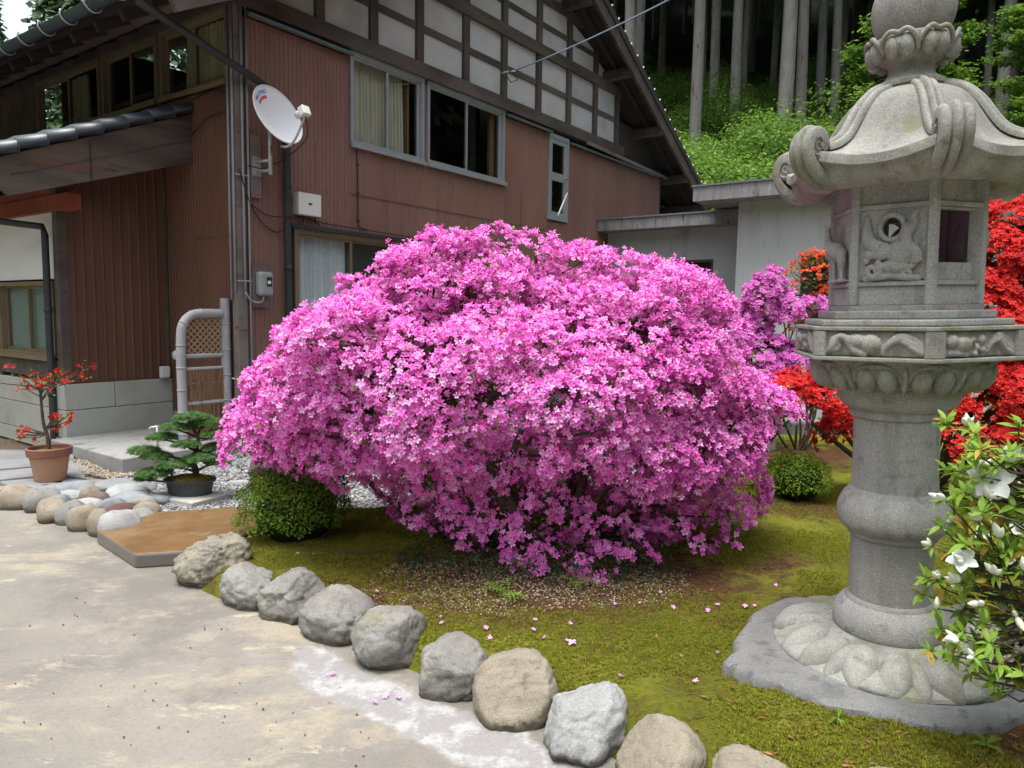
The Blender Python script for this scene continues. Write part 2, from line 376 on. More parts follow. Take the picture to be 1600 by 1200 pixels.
pm('room_dark', [(.05, .045, .04)], 2, .95, bump=0)
pm('room_wood', [(.22, .13, .06)], 2, .8, bump=0)
pm('frosted', [(.30, .36, .36), (.36, .42, .42)], 3, .3, bump=0)
pm('white_enamel', [(.74, .77, .79), (.78, .80, .82)], 3, .35, spots=[((.45, .46, .44), 9, .64, .76)], bump=0, spec=.5)
pm('white_plastic', [(.68, .69, .66), (.73, .74, .71)], 3, .45, bump=0)
pm('grey_plastic', [(.25, .28, .27), (.31, .34, .33)], 3, .5, bump=0)
pm('print_blue', [(.06, .16, .55)], 3, .5, bump=0)
pm('print_red', [(.65, .10, .14)], 3, .5, bump=0)
pm('print_black', [(.03, .03, .035)], 3, .4, bump=0)
pm('chrome', [(.6, .6, .6)], 3, .2, bump=0, metallic=1)
pm('bamboo_grey', [(.27, .27, .285), (.37, .37, .385), (.30, .285, .27)], 5, .6, bump=.2, bscale=30)
pm('bamboo_yellow', [(.42, .33, .13), (.52, .43, .20)], 5, .55, bump=.15)
pm('bamboo_tan', [(.30, .21, .12), (.40, .30, .18)], 5, .7, bump=.15)
pm('brushwood', [(.16, .09, .05), (.26, .16, .09), (.10, .055, .035)], 30, .95, bump=.4, stretch=(1, 1, .2))
pm('terracotta', [(.40, .20, .12), (.48, .27, .17), (.42, .28, .2)], 3, .85, spots=[((.42, .36, .28), 5, .6, .75)], bump=.15)
pm('terracotta_rim', [(.22, .10, .075), (.28, .13, .09)], 4, .8, bump=.15)
pm('bonsai_glaze', [(.045, .05, .06), (.07, .075, .085)], 4, .4, bump=.05)
pm('pot_moss', [(.12, .10, .02), (.22, .18, .03), (.10, .11, .02)], 16, .95, bump=1, bscale=60, bd=.02)
pm('concrete_tile', [(.36, .36, .32), (.44, .44, .40)], 4, .9, bump=.3, spots=[((.2, .21, .13), 6, .58, .7)])
t = NT('rusty_slab'); v = t.coords()
col = t.ramp(t.noise(v, 2.6, 7, .65), [(.3, (.12, .068, .028)), (.5, (.175, .10, .042)), (.72, (.235, .155, .08))])
col = t.mix(t.mul(t.step(t.noise(v, 9, 6, .7), .54, .68), .7), col, (.085, .06, .038)); col = t.mix(t.mul(t.step(t.noise(v, 4.2, 7, .75), .56, .68), .6), col, (.24, .19, .12))
ge = t.n('ShaderNodeNewGeometry'); sx = t.n('ShaderNodeSeparateXYZ'); t.l(ge.outputs['Normal'], sx.inputs[0])
col = t.mix(t.step(sx.outputs[2], .6, .9), (.15, .14, .125), col)
t.end(t.bsdf(col, .38, .5, 0, t.noise(v, 60, 6, .7), .2, .004))
pm('flagstone', [(.17, .175, .18), (.25, .255, .26), (.20, .195, .195)], 2.5, .75, bump=.3, bscale=30, spots=[((.38, .385, .39), 1.5, .58, .7)])
pm('log_wood', [(.14, .10, .07), (.22, .17, .12)], 8, .9, bump=.5)
pm('log_end', [(.42, .30, .18), (.50, .38, .24)], 8, .85, bump=.2)

# window glass: clear sheet, stronger reflection at a slant
t = NT('window_glass'); lw = t.n('ShaderNodeLayerWeight'); pw = t.n('ShaderNodeMath', operation='POWER'); pw.inputs[1].default_value = 4.0; t.l(lw.outputs['Facing'], pw.inputs[0]); fr = t.n('ShaderNodeMath', operation='ADD'); fr.inputs[1].default_value = .045; t.l(pw.outputs[0], fr.inputs[0])
tr = t.n('ShaderNodeBsdfTransparent'); tr.inputs[0].default_value = (.92, .95, .94, 1)
gl = t.n('ShaderNodeBsdfGlossy'); gl.inputs['Roughness'].default_value = .015; gl.inputs[0].default_value = (.9, .95, .95, 1)
ms = t.n('ShaderNodeMixShader'); t.l(fr.outputs[0], ms.inputs[0]); t.l(tr.outputs[0], ms.inputs[1]); t.l(gl.outputs[0], ms.inputs[2]); t.end(ms)
m_ = MATS
# ================================================================ ground
def grid(name, x0, x1, y0, y1, nx, ny, zf, mat, kind='structure', attrs=None, smooth=True):
    X, Y = np.meshgrid(np.linspace(x0, x1, nx), np.linspace(y0, y1, ny)); Z = zf(X, Y)
    V = np.stack([X, Y, Z], -1).reshape(-1, 3); i = np.arange(nx * ny).reshape(ny, nx)
    F = np.stack([i[:-1, :-1], i[:-1, 1:], i[1:, 1:], i[1:, :-1]], -1).reshape(-1, 4)
    me = np_mesh(name, V, F)
    if smooth: me.polygons.foreach_set('use_smooth', [True] * len(F))
    for k, fn in (attrs or {}).items():
        a = me.attributes.new(k, 'FLOAT', 'POINT'); a.data.foreach_set('value', fn(X, Y).ravel().astype(np.float32))
    o = mesh_obj(name, me, mat); o['kind'] = kind; return o
def pnoise(X, Y, s, seed=0):
    """cheap smooth value noise in numpy"""
    x, y = np.asarray(X) * s + seed * 17.3, np.asarray(Y) * s + seed * 9.1
    xi, yi = np.floor(x).astype(int), np.floor(y).astype(int); fx, fy = x - xi, y - yi; fx, fy = fx * fx * (3 - 2 * fx), fy * fy * (3 - 2 * fy)
    h = lambda a, b: np.modf(np.abs(np.sin(a * 127.1 + b * 311.7 + seed) * 43758.5453))[0]
    return (h(xi, yi) * (1 - fx) + h(xi + 1, yi) * fx) * (1 - fy) + (h(xi, yi + 1) * (1 - fx) + h(xi + 1, yi + 1) * fx) * fy
def fbm(X, Y, s, seed=0, o=4):
    return sum(pnoise(X, Y, s * 2 ** k, seed + k) * .5 ** k for k in range(o)) / sum(.5 ** k for k in range(o))
def seg_dist(X, Y, pts):
    d = np.full(np.shape(X), 1e9)
    for (ax, ay), (bx, by) in zip(pts[:-1], pts[1:]):
        t = np.clip(((X - ax) * (bx - ax) + (Y - ay) * (by - ay)) / ((bx - ax) ** 2 + (by - ay) ** 2), 0, 1)
        d = np.minimum(d, np.hypot(X - ax - t * (bx - ax), Y - ay - t * (by - ay)))
    return d
def in_poly(X, Y, poly):
    r = np.zeros(np.shape(X), bool); n = len(poly)
    for i in range(n):
        (x1, y1), (x2, y2) = poly[i], poly[(i + 1) % n]
        c = ((y1 > Y) != (y2 > Y)); r ^= c & (X < (x2 - x1) * (Y - y1) / ((y2 - y1) if y2 != y1 else 1e-9) + x1)
    return r
sm = lambda a, b, x: (lambda t: t * t * (3 - 2 * t))(np.clip((x - a) / (b - a), 0, 1))

g = MB(); g.add([(-200, -200, -.07), (200, -200, -.07), (200, 200, -.07), (-200, 200, -.07)], [(0, 1, 2, 3)])
tag(g.build('ground', m_['earth']), kind='structure')

GARDEN = [(-1.62, 3.52), (-1.32, 3.28), (-1.0, 3.12), (-.72, 2.93), (-.45, 2.72), (-.2, 2.53), (.04, 2.36), (.26, 2.2), (.46, 2.0), (.62, 1.8), (.98, 1.68), (1.4, 1.6), (2.2, 1.5), (6.5, 1.5), (6.5, 9.5),
          (2.9, 9.3), (2.2, 7.2), (1.7, 5.9), (.4, 5.0), (-.7, 4.75), (-1.35, 4.55), (-1.5, 4.2), (-1.55, 3.85)]
gring = GARDEN + [GARDEN[0]]
def garden_sd(X, Y): return seg_dist(X, Y, gring) * np.where(in_poly(X, Y, GARDEN), 1, -1)
def garden_z(X, Y):
    d = garden_sd(X, Y)
    return .038 * np.exp(-((X - 1.38) ** 2 + (Y - 2.57) ** 2) / .95 ** 2) * sm(.0, .25, d) - .04 + (.095 + .03 * fbm(X, Y, 1.3, 3) + .028 * fbm(X, Y, 6, 5) + .010 * fbm(X, Y, 17, 15)) * sm(-.09, .10, d)
def bare(X, Y):
    b = .50 * np.exp(-(((X - .15) / .9) ** 2 + ((Y - 3.36) / .5) ** 2) ** 1.3)
    b = np.maximum(b, .30 * np.exp(-(((X + .55) / .5) ** 2 + ((Y - 3.15) / .3) ** 2)))
    b = np.maximum(b, .22 * np.exp(-((X - 1.55) / .35) ** 2 - ((Y - 1.95) / .25) ** 2))
    b = np.maximum(b, .25 * np.exp(-((X - 2.05) / .6) ** 2 - ((Y - 4.75) / .3) ** 2))
    b = np.maximum(b, .25 * np.exp(-((X - 2.9) / .9) ** 2 - ((Y - 6.6) / .6) ** 2))
    b = np.maximum(b, .16 * np.exp(-((X - 1.2) / .5) ** 2 - ((Y - 3.6) / .35) ** 2))
    return b - .05
grid('moss_garden', -1.8, 6.6, 1.3, 9.6, 300, 300, garden_z, m_['moss_ground'], attrs={'bare': bare})
def pale(X, Y):
    d = seg_dist(X, Y, [(-.86, 2.74), (-.45, 2.42), (-.02, 2.12), (.12, 1.98)])
    return .62 * sm(.27, .08, d + .05 * fbm(X, Y, 4, 8)) * sm(-1.0, -.75, X)
grid('driveway', -9, 3.2, -4, 5.9, 245, 200, lambda X, Y: .006 * fbm(X, Y, 1.2, 2) + .0025 * fbm(X, Y, 9, 4) - .006, m_['driveway_concrete'], attrs={'pale': pale})
GRAVEL = [(-3.2, 5.45), (-2.95, 5.0), (-2.62, 4.55), (-2.3, 4.25), (-1.3, 4.3), (2.4, 5.2), (2.9, 9.6), (.5, 13), (-2.2, 8), (-2.9, 6.6), (-3.1, 5.8)]
gm = MB(); gm.add([(x, y, .008) for x, y in GRAVEL], [tuple(range(len(GRAVEL)))]); tag(gm.build('gravel_bed', m_['gravel_bed']), kind='structure')

# loose stones of the gravel bed
ico = bmesh.new(); bmesh.ops.create_icosphere(ico, subdivisions=1, radius=1); ICO_V = np.array([v.co[:] for v in ico.verts]); ICO_F = np.array([[v.index for v in f.verts] for f in ico.faces]); ico.free()
lump = ICO_V * (1 + .22 * np.sin(ICO_V @ np.array([[3.1, 1.3, 2.2]]).T * 2.3))
def spots_in(poly, n, dens=None):
    P = np.array(poly); lo, hi = P.min(0), P.max(0); out = []
    while sum(map(len, out)) < n:
        q = rng.uniform(lo, hi, (n, 2)); k = in_poly(q[:, 0], q[:, 1], poly)
        if dens is not None: k &= rng.uniform(0, 1, n) < dens(q[:, 0], q[:, 1])
        out.append(q[k])
    return np.concatenate(out)[:n]
def pebbles(name, poly, n, size, z, mat, dens=None, zf=None):
    q = spots_in(poly, n, dens); zz = zf(q[:, 0], q[:, 1]) if zf else np.full(n, z)
    s = rng.uniform(*size, n); S = np.stack([s, s * rng.uniform(.6, 1, n), s * rng.uniform(.4, .7, n)], 1)
    P = np.stack([q[:, 0], q[:, 1], zz + s * .3], 1); N = np.array([[0, 0, 1.]]) + rng.normal(0, .3, (n, 3))
    o = scatter(name, lump, ICO_F, P, frames(N), S, m_[mat]); o['kind'] = 'stuff'; return o
near = [(-3.15, 5.45), (-2.95, 5.0), (-2.62, 4.6), (-2.3, 4.3), (-1.3, 4.3), (-.6, 4.8), (-.5, 6.5), (-2.75, 6.6), (-3.1, 5.8)]
tag(pebbles('gravel', near, 13000, (.009, .019), .008, 'gravel_stone'), 'loose grey gravel around the potted bonsai pine')
tag(pebbles('gravel', [(-.6, 4.8), (.4, 5.0), (1.7, 5.9), (2.3, 7.6), (.5, 9), (-.6, 7)], 6000, (.013, .024), .008, 'gravel_stone'), 'loose grey gravel behind the pink azalea')
tag(pebbles('bark_chips', [(-.75, 2.9), (-.3, 2.75), (.3, 3.0), (.75, 3.0), (.9, 3.45), (.2, 3.75), (-.6, 3.5)], 3400, (.003, .006), 0, 'pebble_pale',
            lambda x, y: sm(.10, .36, bare(x, y) + .25 * (fbm(x, y, 5, 9) - .5)), garden_z), 'pale pebble grit on the bare soil in front of the pink azalea')
tag(pebbles('pea_gravel', [(-3.75, 6.25), (-3.25, 5.78), (-3.0, 5.7), (-3.15, 5.55), (-3.5, 5.75), (-3.9, 6.2)], 900, (.007, .014), .02, 'pebble_pale'), 'buff pea gravel along the foot of the concrete step')

# moss tufts, needles and leaf litter
bl = []; bf = []
for k in range(5):
    a = k * 2.51; l = .9 + .2 * (k % 3); c, s = math.cos(a), math.sin(a); i = len(bl)
    bl += [(-s * .22, c * .22, 0), (s * .22, -c * .22, 0), (c * .75 * l, s * .75 * l, 1.0 * l)]; bf.append((i, i + 1, i + 2))
TUFT, TUFT_F = np.array(bl), np.array(bf)
mreg = [p for p in GARDEN[:12]] + [(2.4, 1.6), (2.9, 5.2), (1.6, 5.7), (.4, 4.9), (-1.3, 4.5), (-1.5, 4.2), (-1.55, 3.85)]
def mden(x, y): return np.clip(1.15 - 2.6 * np.maximum(0, bare(x, y)) - 1.5 * sm(.50, .68, fbm(x, y, 3.2, 21, 5)), .03, 1) * np.clip(2.6 / np.maximum(y, 1.5), 0, 1) ** 1.2
q = spots_in(mreg, 90000, mden); n = len(q)
s = rng.uniform(.005, .011, n) * (.8 + .7 * fbm(q[:, 0], q[:, 1], 4, 31))
o = scatter('moss', TUFT, TUFT_F, np.stack([q[:, 0], q[:, 1], garden_z(q[:, 0], q[:, 1]) - .002], 1), frames(np.array([[0, 0, 1.]]) + rng.normal(0, .25, (n, 3))), s, m_['moss_tuft'])
tag(o, 'olive green moss carpeting the garden around the stone lantern', 'moss', kind='stuff')
LEAF = np.array([(0, 0, 0), (.35, .17, .05), (1, 0, .0), (.35, -.17, .05), (.68, .13, .05), (.68, -.13, .05)]); LEAF_F = np.array([(0, 5, 3), (0, 1, 4), (0, 4, 5), (5, 4, 2)])[:, ::1]
q = spots_in([(.5, 1.85), (1.6, 1.65), (2.0, 2.4), (1.9, 3.2), (.9, 2.6)], 260, lambda x, y: .15 + .85 * sm(2.6, 1.9, y)); q2 = spots_in(mreg, 260)
q = np.concatenate([q, q2]); n = len(q)
o = scatter('leaf_litter', LEAF, LEAF_F, np.stack([q[:, 0], q[:, 1], garden_z(q[:, 0], q[:, 1]) + .008], 1), frames(np.array([[0, 0, 1.]]) + rng.normal(0, .25, (n, 3))), rng.uniform(.012, .03, n), m_['litter'])
tag(o, 'dry orange fallen leaves scattered over the moss', 'leaves', kind='stuff')
NEED = np.array([(0, -.025, 0), (1, 0, .02), (0, .025, 0)]); NEED_F = np.array([(0, 1, 2)])
q = spots_in(mreg, 12000, lambda x, y: np.clip(.12 + 2.0 * bare(x, y) + 1.2 * sm(.5, .66, fbm(x, y, 3.2, 21, 5)), .02, 1)); n = len(q)
o = scatter('needle_litter', NEED, NEED_F, np.stack([q[:, 0], q[:, 1], garden_z(q[:, 0], q[:, 1]) + .004], 1), frames(np.array([[0, 0, 1.]]) + rng.normal(0, .2, (n, 3))), rng.uniform(.02, .05, n), m_['dry_needle'])
tag(o, 'brown dead needles lying on the bare soil', 'needles', kind='stuff')
q = spots_in([(-1.5, 3.2), (-.2, 2.2), (.1, 1.9), (-.3, 1.3), (-1.6, 1.9), (-2.2, 3.3)], 80); n = len(q)
o = scatter('bud_scales', lump, ICO_F, np.stack([q[:, 0], q[:, 1], np.full(n, .003)], 1), frames(rng.normal(0, 1, (n, 3))), rng.uniform(.002, .0042, n), m_['litter'])
tag(o, 'tiny reddish bud scales dropped on the concrete', 'litter', kind='stuff')

# ================================================================ hillside and forest
def hill_z(X, Y):
    q = np.maximum(np.maximum(Y - 15.2 - .62 * np.maximum(0, 3.0 - X), X - 15 - .25 * np.maximum(0, 12 - Y)), np.maximum(-Y - 12, -X - 16 - 1.1 * np.maximum(0, Y - 9)))  # slope behind the camera is unseen, added to block low sky light
    q = np.maximum(q, 0); return -.12 + .72 * q * sm(0, 3, q) - .002 * q * q + .7 * (fbm(X, Y, .16, 6) - .5) * sm(0, 6, q) + .25 * sm(0, 3, q) * fbm(X, Y, .9, 7)
grid('hillside', -75, 75, -75, 85, 170, 180, hill_z, m_['hill_soil'])
def hz(x, y): return float(hill_z(np.array([x]), np.array([y]))[0])

QUAD = np.array([(0, -.5, 0), (.5, -.35, .12), (1, 0, 0), (.5, .35, .12), (0, .0, 0)]);
SPRAY = np.array([(0, -.08, 0), (.5, -.42, .05), (1, 0, -.12), (.5, .42, .05), (0, .08, 0)]); SPRAY_F = np.array([(0, 1, 2), (0, 2, 4), (4, 2, 3)])
def cedar_meshes(seed, h, bare_h, rad, mat='needle_cedar', dn=2400, sz=(.5, 1.05)):
    r = np.random.default_rng(seed); mb = MB()
    top = (r.normal(0, .15), r.normal(0, .15), h)
    pts = [(top[0] * t * t + .05 * math.sin(t * 9 + seed), top[1] * t * t + .05 * math.cos(t * 7 + seed), -.6 + (h + .6) * t) for t in np.linspace(0, 1, 15)]
    mb.tube(pts, [rad * (1.25 if i == 0 else 1) * (1 - .93 * (i / 14) ** 1.15) + .01 for i in range(15)], 9)
    tm = mb.build('trunk', m_['bark_cedar'], None, True); tme = tm.data; bpy.data.objects.remove(tm)
    n = dn; t = r.uniform(0, 1, n) ** 1.25; z = bare_h + (h - bare_h) * t
    rr = (.25 + 2.35 * (1 - t) ** .85) * np.sqrt(r.uniform(.12, 1, n)); a = r.uniform(0, 2 * np.pi, n)
    P = np.stack([rr * np.cos(a), rr * np.sin(a), z - .28 * rr], 1)
    N = np.stack([np.cos(a) * .5, np.sin(a) * .5, np.full(n, .8)], 1) + r.normal(0, .35, (n, 3))
    c = scatter('crown', SPRAY, SPRAY_F, P, frames(N), r.uniform(*sz, n), m_[mat]); cme = c.data; bpy.data.objects.remove(c)
    return tme, cme
CEDARS = [cedar_meshes(31 + k, 20 + 1.5 * k, 7.2 + .5 * (k % 3), .155 + .015 * (k % 3)) for k in range(5)]
TALL = [cedar_meshes(51 + k, 23 + 1.5 * k, 11.5 + .5 * k, .175 + .012 * k) for k in range(3)]
LOWCEDAR = [cedar_meshes(71 + k, 13.5 + 1.5 * k, 1.6, .2, 'needle_hazed', 3600, (.22, .5)) for k in range(2)]
def cedar(x, y, kind, label, group, s=1.0, rz=0):
    e = empty('cedar_tree', (x, y, hz(x, y) - .05), rz, label, 'tree', group); e.scale = (s, s, s)
    mesh_obj('trunk', kind[0], None, e); mesh_obj('crown', kind[1], None, e); return e
fr = random.Random(5)
front_row = [(3.35, 22.6, 1.0), (5.45, 22.8, 1.0), (7.95, 22.2, 1.15), (7.1, 24.2, 1.0), (9.0, 23.6, .95), (6.75, 25.6, .85), (14.4, 22.2, 1.05), (2.3, 24, .9), (4.2, 25.8, .9), (10.6, 25.0, .9), (12.0, 23.4, .8)]
for i, (x, y, s) in enumerate(front_row):
    cedar(x, y, TALL[i % 3], 'tall pale-barked cedar trunk at the front edge of the forest', 'front row cedars', s, i * 1.3)
pts = [(x, y) for x, y, s in front_row]
def far_enough(x, y, d): return all((x - a) ** 2 + (y - b) ** 2 > d * d for a, b in pts)
k = 0
for tries in range(2500):
    x, y = fr.uniform(-3, 30), fr.uniform(25, 60)
    if far_enough(x, y, 1.7) and y > 25 + .62 * max(0, 3 - x):
        pts.append((x, y)); cedar(x, y, CEDARS[k % 5], 'slim cedar trunk in the dark depth of the forest', 'deep forest cedars', fr.uniform(.75, 1.0), k * .9); k += 1
    if k >= 150: break
k = 0
for tries in range(600):                     # the same wood carries on round the right of the garden
    x, y = fr.uniform(19, 34), fr.uniform(2, 28)
    if far_enough(x, y, 2.2):
        pts.append((x, y)); cedar(x, y, CEDARS[k % 5], 'cedar of the wood that closes the garden on the right', 'cedars right of the garden', fr.uniform(.8, 1.05), k); k += 1
    if k >= 42: break
for i, (x, y, s) in enumerate([(-21.5, 30, .92), (-19.3, 31.5, .98), (-17.6, 30.5, .95), (-23.5, 33, 1.05), (-26, 30, .9), (-15.6, 33, 1.0), (-28.5, 24, 1.0), (-29, 19, 1.05), (-27.5, 14, 1.0), (-30, 10, 1.1), (-28, 5, 1.0), (-31, 28, 1.1)]):
    cedar(x, y, LOWCEDAR[i % 2], 'bushy green conifer beyond the tiled farmhouse roof', 'conifers beyond the farmhouse', s, i * 2.0)

# undergrowth on the slope
LF = np.array([(0, 0, 0), (.5, .26, .06), (1, 0, -.06), (.5, -.26, .06)]); LF_F = np.array([(0, 3, 2, 1)])
def bush_mesh(name, seed, n, rx, rz_, size, mat, stems=True):
    r = np.random.default_rng(seed); nb = 16
    C = r.normal(0, 1, (nb, 3)); C /= np.linalg.norm(C, axis=1, keepdims=True); C[:, 2] = np.abs(C[:, 2])
    C *= np.array([rx, rx, rz_]) * r.uniform(.45, .95, (nb, 1)); k = r.integers(0, nb, n)
    D = r.normal(0, 1, (n, 3)); D /= np.linalg.norm(D, axis=1, keepdims=True); rad = rx * .42 * r.uniform(.55, 1.05, (n, 1))
    P = C[k] + D * rad * np.array([1, 1, .6]); P[:, 2] = np.abs(P[:, 2]) + .05
    N = D * .6 + np.array([0, 0, .8]) + r.normal(0, .35, (n, 3))
    o = scatter(name, LF, LF_F, P, frames(N), r.uniform(size * .6, size * 1.2, n), m_[mat]); me = o.data; bpy.data.objects.remove(o)
    st = MB()
    for i in range(nb):
        c = Vector(C[i]); st.tube([(c.x * .05, c.y * .05, -.3), c * .5 + Vector((0, 0, -.1)), c], [.03, .02, .006], 5, False)
    so = st.build('stem', m_['bark_azalea']); sme = so.data; bpy.data.objects.remove(so); return me, sme
UB = [bush_mesh('foliage', 200 + k, 7500, 1.0, 1.05, .045, 'leaf_under') for k in range(4)]
UD = [bush_mesh('foliage', 300 + k, 900, 1.0, .6, .17, 'leaf_under') for k in range(2)]
def bush(x, y, kind, s, label, group, rz=0, z=None, name='bush'):
    e = empty(name, (x, y, (hz(x, y) if z is None else z) - .05), rz, label, 'bush', group); e.scale = (s, s, s)
    mesh_obj('foliage', kind[0], None, e); mesh_obj('stems', kind[1], None, e); return e
k = 0
for i in range(70):
    x, y = fr.uniform(2.6, 14.5), fr.uniform(17.2, 21.8)
    bush(x, y, UB[k % 4], fr.uniform(1.8, 3.1), 'leafy green bush on the slope below the cedar trunks', 'undergrowth below the cedars', fr.uniform(0, 6)); k += 1
for i in range(60):
    x, y = fr.uniform(2, 20), fr.uniform(21.5, 31)
    bush(x, y, UB[k % 4], fr.uniform(.9, 2.0), 'low shaded bush among the cedar trunks', 'undergrowth among the cedars', fr.uniform(0, 6)); k += 1
# young broadleaved trees standing in front of the cedars
def sapling(x, y, h, label):
    z0 = hz(x, y); e = empty('young_tree', (x, y, z0 - .1), 0, label, 'tree'); tb = MB(); r = np.random.default_rng(int(x * 10))
    tb.tube([(0, 0, -.2), (.1, .05, h * .5), (.05, 0, h)], [.06, .04, .01], 6)
    P = []; N = []
    for i in range(46):
        t = r.uniform(.15, 1); a = r.uniform(0, 6.28); L = (1.05 - t * .75) * 1.75 * r.uniform(.6, 1.1); b = Vector((0.08, 0, h * t)); tip = b + Vector((math.cos(a) * L, math.sin(a) * L, .25 * L))
        tb.tube([b, (b + tip) / 2 + Vector((0, 0, .1)), tip], [.018, .012, .004], 4, False)
        m = 300; u = r.uniform(.3, 1.05, m)[:, None]; c = np.array(b)[None] * (1 - u) + np.array(tip)[None] * u + r.normal(0, .16, (m, 3)) * np.array([1, 1, .35])
        P.append(c); N.append(np.array([[0, 0, 1.]]) + r.normal(0, .35, (m, 3)))
    tb.build('trunk', m_['bark_azalea'], e, True); P = np.concatenate(P); N = np.concatenate(N)
    scatter('crown', LF, LF_F, P, frames(N), r.uniform(.08, .15, len(P)), m_['leaf_under'], e)
sapling(8.5, 18.0, 6.3, 'young broadleaf tree with bright green sprays, left of the lantern finial')
sapling(10.4, 18.8, 7.4, 'young broadleaf tree behind the lantern finial')
sapling(12.6, 18.6, 6.8, 'young broadleaf tree beside the thick trunk right of the lantern')
sapling(9.6, 17.2, 5.6, 'slender young broadleaf tree left of the thick cedar beside the lantern')
sapling(7.9, 17.0, 4.6, 'young broadleaf tree leaning over the annex roof')
sapling(7.0, 17.6, 3.8, 'low young broadleaf tree above the annex roof')
# ================================================================ farmhouse (local x runs back along the gable wall, local y to the left along the front)
C0 = Vector((-2.6, 6.92, 0)); ANG = R(54)
HOUSE = empty('farmhouse', C0, ANG, 'old farmhouse with brown corrugated siding, half-timbered gable and tiled roof', 'house')
HM = Matrix.Translation(C0) @ Matrix.Rotation(ANG, 4, 'Z')
def HW(x, y, z): return HM @ Vector((x, y, z))
def hb(name, mat, x0, x1, y0, y1, z0, z1, parent=HOUSE, bevel=0):
    return MB().box(x0, x1, y0, y1, z0, z1).build(name, m_[mat], parent, False, bevel)
PITCH = .0505
def siding(a0, a1, z0, z1, axis, off, sign, mat='siding_brown', pitch=PITCH):
    """ribbed sheet; axis 'x': runs along x at y=off, 'y': runs along y at x=off; ribs stand out by sign"""
    v = []; f = []; n = max(1, round((a1 - a0) / pitch)); p = (a1 - a0) / n; cols = []
    for i in range(n):
        for fr_, d in ((0, 0), (.66, 0), (.74, .007), (.90, .007)): cols.append((a0 + (i + fr_) * p, d))
    cols.append((a1, 0))
    for a, d in cols:
        for z in (z0, z1): v.append((a, off + sign * d, z) if axis == 'x' else (off + sign * d, a, z))
    for i in range(len(cols) - 1): f.append((2 * i, 2 * i + 2, 2 * i + 3, 2 * i + 1))
    return MB().add(v, f).build('siding_panel', m_[mat], HOUSE)
# gable wall siding round the openings
for a in ((.07, .60, .30, 4.06), (.60, 1.36, 2.20, 4.06), (1.36, 2.9, 2.20, 3.14), (2.9, 4.15, 2.20, 3.14), (2.53, 2.57, 3.14, 4.08), (4.15, 5.24, .30, 4.06), (2.92, 4.15, .30, 2.20), (5.24, 5.82, .30, 2.78), (5.82, 9.2, .30, 4.0)):
    siding(a[0], a[1], a[2], a[3], 'x', 0, -1)
siding(0.07, 1.3, .28, 3.44, 'y', 0, -1, 'siding_rust'); siding(1.3, 7, 2.8, 3.44, 'y', 0, -1, 'siding_rust')
hb('siding_seam', 'siding_lines', 1.36, 5.2, -.0095, -.0075, 2.62, 2.63); hb('siding_seam', 'siding_lines', 4.55, 4.556, -.0095, -.0075, 2.63, 3.12); hb('siding_seam', 'siding_lines', .9, .906, -.0095, -.0075, 2.6, 3.1)
hb('foundation', 'step_concrete', .02, 9.2, .004, .12, 0, .30); hb('foundation', 'step_concrete', .004, .12, .12, 1.3, 0, .28)
# inner shell keeps the rooms dark
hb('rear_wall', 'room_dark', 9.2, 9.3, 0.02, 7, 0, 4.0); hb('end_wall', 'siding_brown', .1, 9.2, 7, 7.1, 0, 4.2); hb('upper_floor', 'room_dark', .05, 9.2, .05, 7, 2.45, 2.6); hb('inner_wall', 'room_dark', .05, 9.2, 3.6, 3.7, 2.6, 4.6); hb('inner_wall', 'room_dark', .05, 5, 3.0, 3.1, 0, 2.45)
hb('inner_wall', 'room_wood', 6.4, 6.5, .06, 3.6, 2.6, 4.2)
# ------------- corner boards and conduits
hb('corner_post', 'timber_grey', -.035, .06, -.03, .065, .0, 4.25)
hb('corner_board', 'timber_post', .064, .10, -.028, -.002, .28, 4.05)
mb = MB()
for (x, y, r_, z0, z1) in ((-.05, -.012, .011, 1.52, 4.2), (-.05, .055, .012, 1.45, 4.2), (.085, -.045, .010, .3, 4.2), (.03, -.045, .012, 1.45, 4.2)):
    MB().tube([(x, y, z0), (x, y, z1)], r_, 8).build('conduit', m_['conduit_grey'], HOUSE, True)
for z in (1.62, 2.6): hb('conduit_clip', 'galvanised', -.062, .095, -.058, -.053, z, z + .012)
